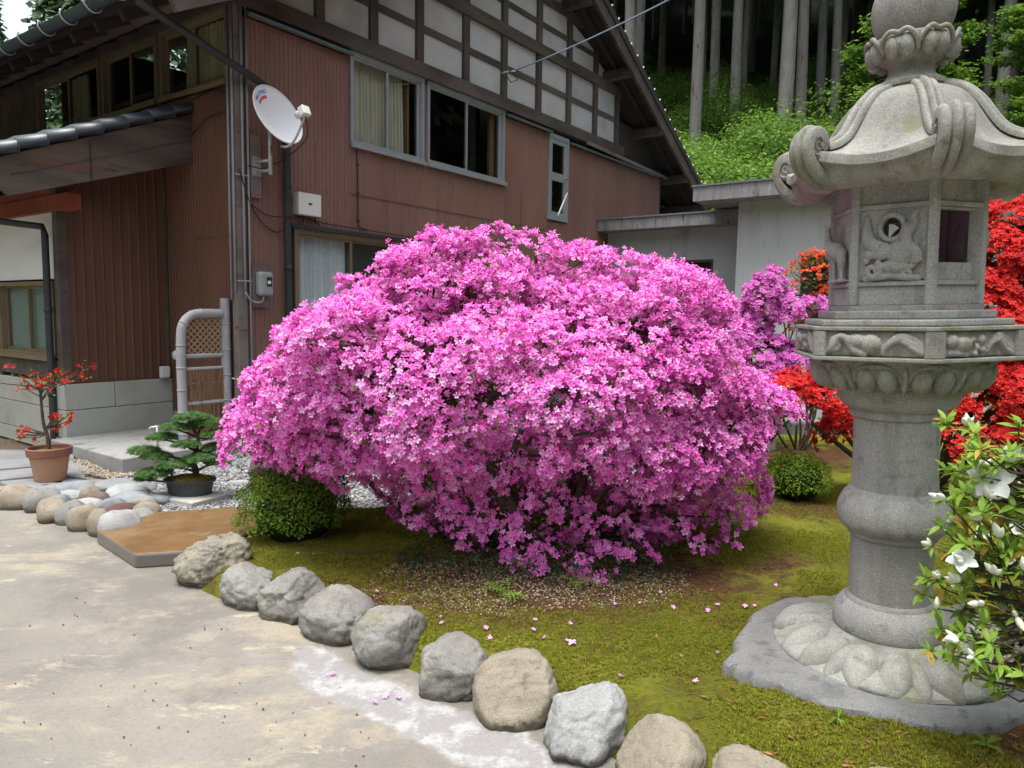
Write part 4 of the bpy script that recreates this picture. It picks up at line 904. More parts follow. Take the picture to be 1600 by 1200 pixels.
# bamboo sleeve screen standing out from the house corner
e = hthing('bamboo_screen', 0, .14, 0, 'grey bamboo sleeve fence with lattice and brushwood beside the house corner', 'fence')
def bamboo(name, pts, r_, nodes=5, mat='bamboo_grey', par=None, n=12):
    b = MB(); P = [Vector(p) for p in pts]; L = [0]
    for i in range(1, len(P)): L.append(L[-1] + (P[i] - P[i - 1]).length)
    o = b.tube(P, r_, n).build(name, m_[mat], par or e, 'auto')
    for k in range(1, nodes):
        t_ = L[-1] * k / nodes; i = max(j for j in range(len(L) - 1) if L[j] <= t_); d = (P[i + 1] - P[i]).normalized(); c = P[i] + d * (t_ - L[i])
        MB().tube([c - d * .006, c + d * .006], r_ * 1.09, n).build('node_ring', m_[mat], o, True)
    return o
bamboo('post', [(-.07, 0, 0), (-.07, 0, 1.46)], .045, 6)
bamboo('curved_post', arc([(-.52, 0, 0), (-.52, 0, .5), (-.52, 0, 1.05), (-.49, 0, 1.22), (-.40, 0, 1.30), (-.26, 0, 1.315), (-.115, 0, 1.315)], 6), .042, 8)
for z, r_ in ((.92, .022), (.80, .018), (.665, .013), (.48, .024), (.14, .024)): bamboo('rail', [(-.48, 0, z), (-.115, 0, z)], r_, 3)
for i in range(-6, 9):
    for s_ in (1, -1):
        x0 = -.48 + .06 * i; z0 = .94; pts = []
        for t_ in np.linspace(0, 1, 18):
            x, z = x0 + t_ * .34, z0 + t_ * .34
            if s_ < 0: x = -.60 - x + .0
            top = 1.275 - (.06 * max(0, (-.40 - x) / .08) ** 2 if x < -.40 else 0)
            if -.478 < x < -.117 and z < top: pts.append((x, .004 * s_, z))
        if len(pts) > 1: MB().tube([pts[0], pts[-1]], .006, 5).build('lattice_strip', m_['bamboo_tan'], e)
tw = MB(); rr = random.Random(3)
for i in range(340):
    x = rr.uniform(-.477, -.118); y = rr.uniform(-.018, .018); tw.tube([(x, y, .02), (x + rr.uniform(-.012, .012), y + rr.uniform(-.006, .006), .4), (x + rr.uniform(-.015, .015), y, .79 + rr.uniform(-.02, .01))], .0042, 3, False)
tw.build('brushwood', m_['brushwood'], e)['kind'] = 'stuff'
MB().tube([(-.07, -.047, 1.1), (-.07, .047, 1.1)], .003, 4).tube([(-.12, -.0, 1.1), (.0, -.0, 1.1)], .006, 5).build('tie', m_['cable_black'], e)

# concrete step and kerb stones by the entrance wing
STEP = MB().prism([(-1.22, -.16), (-.02, -.16), (-.02, 1.24), (-1.20, 1.24)], -.02, .12).build('concrete_step', m_['step_concrete'], None, False, .01)
STEP.matrix_world = HM; tag(STEP, 'grey concrete step in the corner of the entrance wing', 'step')
e = empty('garden_tap', (-3.18, 6.42, .12), 0, 'small metal garden tap standing on the concrete step', 'tap')
MB().tube([(0, 0, -.004), (0, 0, .17)], .011, 8).build('standpipe', m_['galvanised'], e, True); MB().tube(arc([(.012, 0, .165), (0, 0, .172), (-.05, -.01, .17), (-.065, -.012, .15)], 4), .011, 8).build('spout', m_['galvanised'], e, True); MB().box(-.02, .025, -.008, .008, .176, .19).build('handle', m_['galvanised'], e, False, .003)

# ================================================================ flat-roofed annex
ANX = empty('annex', HW(7, -2, 0), ANG, 'flat-roofed grey rendered annex behind the pink azalea', 'building')
def ab(name, mat, x0, x1, y0, y1, z0, z1, par=ANX, bevel=0): return MB().box(x0 - 7, x1 - 7, y0 + 2, y1 + 2, z0, z1).build(name, m_[mat], par, False, bevel)
def aw(x0, y0, y1, z0, z1, holes):
    """wall facing -x with rectangular openings (y0,y1,z0,z1)"""
    ys = sorted({y0, y1} | {h[i] for h in holes for i in (0, 1)}); mb = MB()
    for a, b in zip(ys[:-1], ys[1:]):
        hs_ = [h for h in holes if h[0] <= a + 1e-6 and h[1] >= b - 1e-6]
        if hs_: h = hs_[0]; parts = ((z0, h[2]), (h[3], z1))
        else: parts = ((z0, z1),)
        for c, d in parts: mb.box(x0 - 7, x0 - 7 + .14, a + 2, b + 2, c, d)
    return mb.build('wall', m_['annex_wall'], ANX, weld=False)
aw(7.15, -3.4, -.02, 0, 2.8, [(-1.92, -.9, .9, 2.27)])
aw(6.35, -9.5, -2.56, 0, 3.0, [(-4.25, -3.42, 1.05, 2.25)])
ab('wall', 'annex_wall', 6.49, 8.5, -2.70, -2.56, 0, 3.0); ab('wall', 'annex_wall', 7.29, 11, -.16, -.02, 0, 2.8); ab('wall', 'annex_wall', 11, 11.1, -9.5, -.02, 0, 2.8)
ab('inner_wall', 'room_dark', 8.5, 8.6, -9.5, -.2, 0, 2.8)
r1 = ab('roof_edge', 'annex_fascia', 6.80, 11.4, -2.9, -.012, 2.77, 2.95); ab('roof_covering', 'roof_sheet', 6.78, 11.4, -2.9, -.012, 2.951, 2.975, r1)
r2 = ab('roof_edge', 'annex_fascia', 5.98, 11.4, -9.8, -2.02, 3.0, 3.20); ab('roof_covering', 'roof_sheet', 5.96, 11.4, -9.8, -2.0, 3.201, 3.225, r2)
def awin(y0, y1, z0, z1, x, mat):
    mb = MB(); f = .04
    mb.box(x - .02 - 7, x + .07 - 7, y0 + 2, y1 + 2, z1 - f, z1).box(x - .03 - 7, x + .07 - 7, y0 + 2, y1 + 2, z0, z0 + f).box(x - .02 - 7, x + .07 - 7, y0 + 2, y0 + f + 2, z0 + f, z1 - f).box(x - .02 - 7, x + .07 - 7, y1 - f + 2, y1 + 2, z0 + f, z1 - f)
    W = mb.build('window', m_[mat], ANX); ym = (y0 + y1) / 2
    ab('sash_bar', mat, x, x + .03, ym - .02, ym + .02, z0 + f, z1 - f, W); ab('pane', 'window_glass', x + .012, x + .017, y0 + f, ym - .02, z0 + f, z1 - f, W); ab('pane', 'window_glass', x + .012, x + .017, ym + .02, y1 - f, z0 + f, z1 - f, W)
awin(-1.92, -.9, .9, 2.27, 7.17, 'dark_frame'); awin(-4.25, -3.42, 1.05, 2.25, 6.37, 'aluminium')
# low stone kerb at the back of the moss
kb = [(2.55, 8.0, .55), (3.15, 7.95, .6), (3.78, 8.0, .58), (4.4, 8.05, .55)]
for i, (x, y, l) in enumerate(kb):
    o = MB().box(-l / 2, l / 2, -.12, .12, -.05, .22).build('kerb_stone', m_['slab_dark'], None, False, .03); o.location = (x, y, .02); o.rotation_euler = (0, 0, .03 * (i - 1))
    tag(o, 'dark rectangular kerb stone at the back edge of the moss', 'stone', 'kerb stones behind the moss')
# ================================================================ big stone lantern
LN = empty('stone_lantern', (1.392, 2.55, .155), 0, 'tall carved granite lantern with scrolled roof on a round pillar', 'lantern'); LN.rotation_euler = (R(.3), R(-1.65), 0); LN.scale = (.87, .87, 1)
GR, GW = m_['granite'], m_['granite_weathered']
CA = [R(-102 + 60 * k) for k in range(6)]            # corner azimuths; corner 0 looks at the drive
def hexp(Rr, ca=CA): return [(Rr * math.cos(a), Rr * math.sin(a)) for a in ca]
def face(nu, dist):
    n_ = Vector((math.cos(nu), math.sin(nu), 0)); r_ = Vector((-math.sin(nu), math.cos(nu), 0))
    M_ = Matrix((r_, Vector((0, 0, 1)), n_)).transposed().to_4x4(); M_.translation = n_ * dist; return M_     # a right, b up, c outwards
def fm(mb, M_): mb.v = [tuple(M_ @ Vector(p)) for p in mb.v]; return mb
def remesh(o, vox, smooth_it=0):
    md = o.modifiers.new('remesh', 'REMESH'); md.mode = 'VOXEL'; md.voxel_size = vox; md.use_smooth_shade = True
    if smooth_it: s_ = o.modifiers.new('smooth', 'SMOOTH'); s_.iterations = smooth_it; s_.factor = .5
    return o
def dense(prof, k=4):
    return [(p.x, p.z) for p in arc([(r_, 0, z) for r_, z in prof], k)]
# lotus base
base = MB().lathe([(.395, 0), (.408, .006), (.402, .016), (.36, .028), (.30, .045), (.255, .068), (.225, .080), (.20, .084)], 96).build('lotus_base', GW, LN, 'auto'); base.scale = (1.115, 1.115, 1)
pet = MB()
for sgn in (-1, 1): pet.ball((.300, sgn * .053, .030), (.112, .059, .054), 26, 14, Matrix.Rotation(R(16), 3, 'Y'))
pet.ball((.318, 0, .014), (.094, .120, .036), 24, 10)
p0 = pet.build('lotus_petal', GW, base, True)
tip = MB().ball((.308, 0, .026), (.106, .036, .044), 16, 10, Matrix.Rotation(R(16), 3, 'Y')).build('lotus_tip', GW, base, True)
for k in range(8):
    a = R(-90 + 45 * k + 12)
    c = p0 if k == 0 else copy_part(p0, base); c.rotation_euler = (0, 0, a)
    c = tip if k == 0 else copy_part(tip, base); c.rotation_euler = (0, 0, a + R(22.5))
# pillar
MB().lathe(dense([(.195, .074), (.212, .085), (.216, .115), (.208, .15), (.188, .178), (.170, .188)], 4) + [(.168, .196), (.157, .204), (.1555, .30), (.156, .40), (.157, .425), (.170, .431), (.172, .446)]
           + dense([(.185, .452), (.206, .475), (.212, .51), (.208, .54), (.192, .572), (.176, .586)], 4) + [(.172, .594), (.162, .602), (.1585, .66), (.158, .76), (.160, .855)], 72).build('pillar', GR, LN, 'auto')
MB().lathe([(.160, .853), (.174, .860), (.178, .874), (.174, .884)] + dense([(.186, .890), (.210, .905), (.224, .93), (.227, .958)], 4) + [(.222, .966), (.16, .967)], 72).build('collar', GR, LN, 'auto')
# lotus cup under the platform
cup = MB().lathe(dense([(.20, .964), (.245, .972), (.29, .995), (.318, 1.03), (.33, 1.066)], 4) + [(.33, 1.069), (.2, 1.07)], 72).build('lotus_cup', GW, LN, 'auto')
cp = MB()
for sgn in (-1, 1): cp.ball((.296, sgn * .037, 1.005), (.030, .036, .050), 14, 10, Matrix.Rotation(R(32), 3, 'Y'))
for sgn in (-1, 1):
    cp.tube(arc([(.330, 0, 1.053), (.322, sgn * .035, 1.052), (.306, sgn * .073, 1.035), (.284, sgn * .080, 1.0)], 5), .009, 6)
p0 = cp.build('cup_petal', GW, cup, True)
nt_ = MB().ball((.300, 0, 1.008), (.022, .013, .052), 10, 10, Matrix.Rotation(R(32), 3, 'Y')).build('cup_tip', GW, cup, True)
for k in range(10):
    a = R(-102 + 36 * k + 6)
    c = p0 if k == 0 else copy_part(p0, cup); c.rotation_euler = (0, 0, a)
    c = nt_ if k == 0 else copy_part(nt_, cup); c.rotation_euler = (0, 0, a + R(18))
# hexagonal platform with carved band
plat = MB().prism(hexp(.395), 1.071, 1.178).build('platform', GW, LN)
MB().prism(hexp(.425), 1.070, 1.083).build('lower_rim', GW, plat, False, .003); MB().prism(hexp(.422), 1.168, 1.181).build('upper_rim', GW, plat, False, .003)
MB().prism(hexp(.382), 1.1815, 1.203).build('upper_step', GR, plat, False, .005); MB().prism(hexp(.325), 1.2035, 1.231).build('upper_step', GR, plat, False, .005)
for k in range(6):
    a = CA[k]; c, s_ = math.cos(a), math.sin(a); V = Vector((.420 * c, .420 * s_)); nx = Vector((math.cos(CA[(k + 1) % 6]), math.sin(CA[(k + 1) % 6]))) * .42; pv = Vector((math.cos(CA[k - 1]), math.sin(CA[k - 1]))) * .42
    d1, d0 = (nx - V).normalized(), (pv - V).normalized(); i1 = -Vector((c, s_)) * .06
    MB().prism([V, V + d1 * .038, V + d1 * .038 + i1, V + d0 * .038 + i1, V + d0 * .038][::1], 1.0835, 1.1675).build('corner_block', GW, plat, False, .004)
def curl(mb, cx, cy, r_, a0, turns, rad, c=0., shrink=.85, flip=1, n=26):
    pts = []; rads = []
    for i in range(n):
        t_ = i / (n - 1); rr = r_ * (1 - shrink * t_); a = a0 + flip * 2 * math.pi * turns * t_
        pts.append((cx + rr * math.cos(a), cy + rr * math.sin(a), c)); rads.append(rad * (1 - .35 * t_))
    return mb.tube(pts, rads, 8)
for k in range(6):
    M_ = face((CA[k] + (CA[k + 1] if k < 5 else CA[0] + 2 * math.pi)) / 2, .346); mb = MB(); f = 1 if k % 2 else -1; z = 1.126
    if k % 2 == 1 or k == 5:       # beast crouching among waves
        for j in range(3): mb.tube(arc([(f * (.165), z - .03 + .012 * j, 0), (f * .13, z - .012 + .016 * j, .006), (f * .085, z + .012 + .008 * j, .01), (f * .045, z - .008 + .004 * j, .006), (f * .03, z - .035, 0)], 6), .011 - .0015 * j, 8)
        mb.ball((-.01 * f, z, .004), (.042, .034, .024)); mb.ball((-.06 * f, z + .008, .004), (.05, .026, .022)); mb.tube(arc([(-.165 * f, z - .03, 0), (-.14 * f, z - .005, .008), (-.12 * f, z + .022, .008), (-.09 * f, z + .012, .012), (-.07 * f, z - .02, .01), (-.02 * f, z - .035, .004)], 6), .014, 8)
        curl(mb, -.13 * f, z - .004, .026, 1.2, 1.2, .010, .008, .8, f)
    else:
        for j in range(3): mb.tube(arc([(-f * .165, z - .034 + .012 * j, 0), (-f * .12, z - .02 + .018 * j, .006), (-f * .08, z + .01 + .010 * j, .01), (-f * .05, z + .0 + .006 * j, .006), (-f * .035, z - .03, 0)], 6), .011 - .0015 * j, 8)
        for x_, y_, r_ in ((0, .012, .018), (.022, -.012, .012), (-.006, -.018, .013), (.04, .012, .012), (.03, -.03, .010)): mb.ball((f * x_, z + y_, .006), (r_, r_, .016))
        mb.ball((f * .085, z, .004), (.045, .026, .022)); mb.ball((f * .135, z + .010, .006), (.030, .022, .020)); mb.tube(arc([(f * .05, z - .034, 0), (f * .10, z - .028, .008), (f * .15, z - .026, .004)], 5), .010, 8)
    mb.box(-.165, .165, z - .040, z + .040, -.012, .002)
    remesh(fm(mb, M_).build('relief_panel', GW, plat, True), .0035, 2)
# fire box
BR = .279; CB = [a + R(4.5) for a in CA]; AP = BR * math.cos(R(30)); B0, B1 = 1.231, 1.662
box = MB().prism(hexp(BR, CB), B0, B0 + .018).build('fire_box', GR, LN)
MB().prism(hexp(BR, CB), B1 - .016, B1).build('top_plate', GR, box)
for k in range(6):
    V = Vector(hexp(BR, CB)[k]); nx = Vector(hexp(BR, CB)[(k + 1) % 6]); pv = Vector(hexp(BR, CB)[k - 1]); d1, d0 = (nx - V).normalized(), (pv - V).normalized(); w_ = .023; inn = -V.normalized() * .05
    MB().prism([V, V + d1 * w_, V + d1 * w_ + inn, V + d0 * w_ + inn, V + d0 * w_], B0 + .0185, B1 - .0165).build('corner_post', GR, box, False, .003)
hw = BR / 2 - .023
def plate_with_hole(mb, x0, x1, y0, y1, cx, cy, r_, c0, c1, n=40):
    rim = []; out = []
    for i in range(n):
        a = 2 * math.pi * i / n; dx, dy = math.cos(a), math.sin(a); rim.append((cx + r_ * dx, cy + r_ * dy))
        t_ = min([((x1 - cx) / dx) if dx > 1e-6 else 1e9, ((x0 - cx) / dx) if dx < -1e-6 else 1e9, ((y1 - cy) / dy) if dy > 1e-6 else 1e9, ((y0 - cy) / dy) if dy < -1e-6 else 1e9]); out.append((cx + t_ * dx, cy + t_ * dy))
    v = [(x, y, c1) for x, y in rim] + [(x, y, c1) for x, y in out] + [(x, y, c0) for x, y in rim] + [(x, y, c0) for x, y in out]; f = []
    for i in range(n):
        j = (i + 1) % n; f += [(i, j, n + j, n + i), (2 * n + j, 2 * n + i, 3 * n + i, 3 * n + j), (j, i, 2 * n + i, 2 * n + j)]
    return mb.add(v, f)
for k in range(6):
    nu = (CB[k] + (CB[k + 1] if k < 5 else CB[0] + 2 * math.pi)) / 2; M_ = face(nu, AP)
    for nm, b0, b1, c0, c1 in (('rail', 1.560, 1.575, -.035, -.003), ('rail', 1.312, 1.326, -.035, -.003), ('inset_panel', 1.5755, 1.6455, -.04, -.014), ('inset_panel', 1.2495, 1.3115, -.04, -.014)):
        fm(MB().box(-hw, hw, b0, b1, c0, c1), M_).build(nm, GR, box, False, .002)
    z0, z1 = 1.3265, 1.5595; zc = (z0 + z1) / 2
    if k == 5:                                    # carved face with round eye
        mb = MB(); plate_with_hole(mb, -hw, hw, z0, z1, -.004, 1.500, .033, -.04, -.014); fm(mb, M_).build('panel', GR, box)
        mb = MB(); n = 36
        mb.tube([(-.004 + .041 * math.cos(a), 1.500 + .041 * math.sin(a), -.012) for a in np.linspace(0, 2 * math.pi, n + 1)], .0105, 10, False); fm(mb, M_).build('eye_ring', GR, box, True, weld=True)
        mb = MB()
        mb.tube(arc([(-.093, 1.545, -.012), (-.086, 1.52, -.008), (-.085, 1.48, -.004), (-.07, 1.45, 0), (-.04, 1.435, 0)], 6), [.005 + .018 * min(1, i / 14) for i in range(25)], 10)
        mb.tube(arc([(.088, 1.552, -.012), (.07, 1.535, -.006), (.066, 1.505, -.004), (.045, 1.48, 0), (.05, 1.44, 0), (.078, 1.415, 0), (.085, 1.385, -.004)], 6), [.004 + .017 * min(1, i / 14) for i in range(37)], 10)
        mb.ball((.028, 1.418, .0), (.044, .044, .022), 18, 12); mb.ball((-.035, 1.425, -.002), (.045, .03, .02)); mb.ball((.01, 1.375, -.002), (.055, .022, .02)); mb.ball((-.075, 1.415, -.004), (.02, .018, .018)); mb.ball((-.085, 1.395, -.006), (.012, .012, .014))
        curl(mb, -.062, 1.362, .030, 1.2, 1.35, .013, -.001, .85, -1); curl(mb, .055, 1.352, .022, .8, 1.3, .010, -.002, .85, 1); curl(mb, .072, 1.383, .020, .6, 1.2, .009, -.002, .85, 1)
        mb.tube(arc([(-.095, 1.335, -.01), (-.05, 1.340, -.004), (0, 1.345, -.004), (.05, 1.338, -.004), (.098, 1.335, -.01)], 5), .011, 8); mb.box(-.098, -.05, z0 + .004, z0 + .02, -.02, -.010)
        o = remesh(fm(mb, M_).build('cloud_relief', GR, box, True), .0027, 1)
        # dark raised line drawn in place of a groove round the central boss
        mb = MB(); mb.tube([(.028 + .047 * math.cos(a), 1.418 + .047 * math.sin(a), .005) for a in np.linspace(R(150), R(385), 30)], .0025, 6)
        fm(mb, M_).build('relief_line', m_['slab_dark'], box, True)
    elif k in (0, 3):                              # open square windows with an inner frame
        mb = MB().box(-hw, -hw + .007, z0, z1, -.045, -.016).box(hw - .007, hw, z0, z1, -.045, -.016).box(-hw + .007, hw - .007, z1 - .008, z1, -.045, -.016)
        fm(mb, M_).build('window_frame', GR, box, False, .002)
        fm(MB().box(-hw + .007, hw - .007, z0, z0 + .058 if k == 0 else z0 + .02, -.045, -.028), M_).build('window_sill', GR, box, False, .002)
    elif k == 2:                                   # pierced petal lattice on the far side
        fr_ = MB().box(-hw, -hw + .012, z0, z1, -.04, -.012).box(hw - .012, hw, z0, z1, -.04, -.012).box(-hw, hw, z1 - .01, z1, -.039, -.013).box(-hw, hw, z0, z0 + .01, -.039, -.013); fm(fr_, M_).build('lattice_frame', GR, box)
        st = .045
        for i in range(-2, 2):
            for j in range(-3, 3):
                for s_ in (1, -1):
                    x, y = (i + .5) * st + 0, zc + (j + .5) * st
                    if abs(x) > hw - .01 or not z0 < y < z1: continue
                    sg = s_ if (i + j) % 2 else s_
                    if (1 if (i + j) % 2 else -1) != sg: continue
                    fm(MB().ball((x, y, -.026), (.034, .0115, .012), 12, 8, Matrix.Rotation(R(45 * sg), 3, 'Z')), M_).build('lattice_petal', GR, box, True)
    else:
        fm(MB().box(-hw, hw, z0, z1, -.04, -.014), M_).build('panel', GR, box)
        if k == 4:                                 # deer in high relief
            mb = MB(); f = 1
            mb.ball((.0, 1.435, .012), (.058, .034, .030), 16, 12); mb.ball((-.035, 1.440, .016), (.034, .036, .032), 14, 10)
            mb.tube(arc([(-.05, 1.445, .02), (-.058, 1.48, .030), (-.05, 1.51, .034)], 5), [.022, .022, .021, .020, .018, .017, .017, .016, .015, .014, .014], 10)
            mb.ball((-.058, 1.520, .036), (.026, .015, .015), 12, 8); mb.ball((-.028, 1.532, .030), (.014, .008, .006))
            for x0, x1 in ((-.05, -.055), (-.028, -.02)): mb.tube([(x0, 1.43, .018), (x1, 1.385, .014), (x1 - .004, 1.335, .010)], [.016, .010, .008], 8)
            for x0 in (.035, .055): mb.tube([(x0, 1.44, .012), (x0 + .014, 1.395, .010), (x0 + .004, 1.37, .008), (x0 + .008, 1.335, .008)], [.022, .014, .009, .008], 8)
            mb.box(-.09, .09, 1.330, 1.338, -.016, .022)
        else:
            mb = MB(); mb.ball((0, 1.44, -.005), (.075, .105, .055), 18, 14); mb.ball((.03, 1.38, .0), (.05, .05, .035)); curl(mb, -.02, 1.46, .05, 0, 1.2, .016, .035, .8)
        remesh(fm(mb, M_).build('animal_relief' if k == 4 else 'cloud_relief', GR, box, True), .0045, 2)
# roof: bell curve, upturned eaves, six scrolls
prof = dense([(.125, 1.968), (.188, 1.943), (.243, 1.893), (.285, 1.832), (.325, 1.782), (.38, 1.745), (.435, 1.725), (.49, 1.716)], 3)
NS = 96
def hexf(a):                                        # distance factor to a hexagon edge at azimuth a
    d = (a - CA[0]) % R(60); return math.cos(R(30)) / math.cos(d - R(30))
def corner(a): d = (a - CA[0]) % R(60); return abs(d - R(30)) / R(30)
rv = []; rings_ = 0
def ring(Rr, z, hexness, lift):
    global rings_
    for i in range(NS):
        a = CA[0] + 2 * math.pi * i / NS; r_ = Rr * (1 - hexness + hexness * hexf(a)); rv.append((r_ * math.cos(a), r_ * math.sin(a), z + lift * corner(a) ** 2.2))
    rings_ += 1
for Rr, z in prof: t_ = (Rr - .125) / .365; ring(Rr, z, min(1, t_ * 1.4), .045 * t_ ** 2)
for Rr, z, l in ((.494, 1.712, .045), (.494, 1.684, .045), (.484, 1.680, .042), (.470, 1.676, .032), (.462, 1.664, .018), (.448, 1.646, .008), (.42, 1.634, .002), (.37, 1.628, 0), (.33, 1.638, 0), (.30, 1.661, 0), (.25, 1.6625, 0)): ring(Rr, z, 1, l)
rf = [(i * NS + k, i * NS + (k + 1) % NS, (i + 1) * NS + (k + 1) % NS, (i + 1) * NS + k) for i in range(rings_ - 1) for k in range(NS)] + [tuple(range(NS)), tuple(range((rings_ - 1) * NS, rings_ * NS))]
RF = MB().add(rv, rf).build('lantern_roof', GW, LN, 'auto'); RF.scale = (.985, .985, 1)
def sweep(path, width, lobes, thick, side, taper=None):
    """ribbed band along a path in the (rho, z) plane; returns mesh builder with local x = rho, y = across"""
    P = [Vector((p[0], p[1])) for p in path]; m = len(P); cs = []
    k = 6 * lobes
    for i in range(k + 1):
        u_ = i / k; ph = (u_ * lobes) % 1; mid = (lobes - 1) / 2; li = min(lobes - 1, int(u_ * lobes)); h = .012 + (.010 if li == mid else 0)
        cs.append(((u_ - .5) * width, h * math.sqrt(max(0, math.sin(math.pi * (ph if 0 < i < k else 0))))))
    cs += [(width / 2, -thick), (-width / 2, -thick)]; v = []; f = []; n = len(cs)
    for i in range(m):
        d = (P[min(i + 1, m - 1)] - P[max(i - 1, 0)]).normalized(); nr = Vector((d.y, -d.x)) * side; s_ = taper(i / (m - 1)) if taper else 1
        for w_, h in cs: q_ = P[i] + nr * h * s_; v.append((q_.x, w_ * s_, q_.y))
    for i in range(m - 1):
        for j in range(n): j2 = (j + 1) % n; f.append((i * n + j, i * n + j2, (i + 1) * n + j2, (i + 1) * n + j))
    f += [tuple(range(n)), tuple(range((m - 1) * n, m * n))]; return MB().add(v, f)
sp = [(p.x, p.z) for p in arc([(.36, 0, 1.652), (.42, 0, 1.650), (.470, 0, 1.668), (.508, 0, 1.706), (.522, 0, 1.752), (.506, 0, 1.796), (.470, 0, 1.812), (.438, 0, 1.796), (.430, 0, 1.764), (.450, 0, 1.744)], 6)]
sc0 = sweep(sp, .104, 3, .026, 1).build('corner_scroll', GW, RF, 'auto')
disc = MB().tube([(.472, -.044, 1.764), (.472, .044, 1.764)], .042, 28).build('volute', GW, sc0, 'auto')
for s_ in (-1, 1):
    vs_ = MB(); vs_.tube([(.472 + (.042 - .0029 * i * .42) * math.cos(i * .42 + 2), s_ * .0445, 1.764 + (.042 - .0029 * i * .42) * math.sin(i * .42 + 2)) for i in range(32)], .0045, 6); vs_.build('volute_spiral', GW, sc0, True)
rp = [(r_ * 1.0, z + .045 * ((r_ - .125) / .365) ** 2 + .004) for r_, z in prof if r_ < .42]
rs0 = sweep(rp, .085, 3, .012, -1, lambda t_: .85 + .15 * t_).build('ridge_strap', GW, RF, 'auto')
for k in range(6):
    if k: s_ = copy_tree(sc0, RF); q_ = copy_part(rs0, RF)
    else: s_, q_ = sc0, rs0
    s_.rotation_euler = (0, 0, CA[k]); q_.rotation_euler = (0, 0, CA[k])
# finial
fin = MB().lathe([(.118, 1.968), (.128, 1.975), (.128, 1.988)] + dense([(.112, 1.998), (.088, 2.015), (.080, 2.038), (.09, 2.06), (.12, 2.075), (.14, 2.10), (.142, 2.13), (.12, 2.14)], 4), 56).build('finial', GW, LN, 'auto')
MB().ball((0, 0, 2.232), (.147, .147, .140), 48, 28).lathe([(.06, 2.355), (.04, 2.375), (.015, 2.40), (.002, 2.425)], 32).build('jewel', GW, fin, True)
fp = MB()
for sgn in (-1, 1): fp.ball((.132, sgn * .026, 2.092), (.032, .028, .038), 14, 10)
fp.tube(arc([(.122, -.062, 2.075), (.148, -.058, 2.112), (.156, -.03, 2.135), (.150, 0, 2.130), (.156, .03, 2.135), (.148, .058, 2.112), (.122, .062, 2.075)], 5), .0085, 8)
fp.ball((.128, 0, 2.10), (.028, .058, .03))
p0 = fp.build('finial_petal', GW, fin, True)
for k in range(7):
    c = p0 if k == 0 else copy_part(p0, fin); c.rotation_euler = (0, 0, R(-102 + 18) + 2 * math.pi * k / 7)
# ================================================================ azaleas
def flower_template(flare=.25, w=.30):
    v = [(0, 0, -.45)]; tri = []
    for k in range(5):
        a = 2 * math.pi * k / 5; c, s_ = math.cos(a), math.sin(a); i = len(v)
        def q_(r_, t_, z): v.append((r_ * c - t_ * s_, r_ * s_ + t_ * c, z))
        j_ = .12 * math.sin(k * 2.7); q_(.46, -w, .16 + j_); q_(.46, w, .16 + j_); q_(.85, -w * .85, .30 + j_ * 1.6); q_(.85, w * .85, .26 + j_); q_(1.06, .04, .12 + j_ * 2)
        tri += [(0, i, i + 1), (i, i + 2, i + 3), (i, i + 3, i + 1), (i + 2, i + 4, i + 3)]
    return np.array(v), np.array(tri)
FL, FL_F = flower_template()
def flower_mesh(name, mat, size):
    o = scatter(name, FL, FL_F, np.zeros((1, 3)), np.eye(3)[None], np.array([size]), m_[mat]); me = o.data; bpy.data.objects.remove(o); return me
def branch_tree(mb, base, tips, stems, r, r0=.03, wob=.06, r1=.010):
    """stems rise from the base, tips hang on the nearest stem"""
    S = []
    for s_ in stems:
        b = Vector(base) + Vector((r.normal(0, .04), r.normal(0, .04), 0)); e_ = Vector(s_); m1 = b.lerp(e_, .35) + Vector((r.normal(0, wob), r.normal(0, wob), -.06)); m2 = b.lerp(e_, .7) + Vector((r.normal(0, wob), r.normal(0, wob), -.02))
        P = arc([b, m1, m2, e_], 5); mb.tube(P, [r0 * (1 - .75 * i / (len(P) - 1)) for i in range(len(P))], 7); S += P[5:]
    for t_ in tips:
        t_ = Vector(t_); j = min(range(len(S)), key=lambda i: (S[i] - t_).length + max(0, S[i].z - t_.z) * 1.5); a = S[j]
        if (a - t_).length < .02: continue
        m1 = a.lerp(t_, .5) + Vector((r.normal(0, .03), r.normal(0, .03), -.02)); mb.tube([a, m1, t_], [r1, r1 * .7, r1 * .3], 5, False)
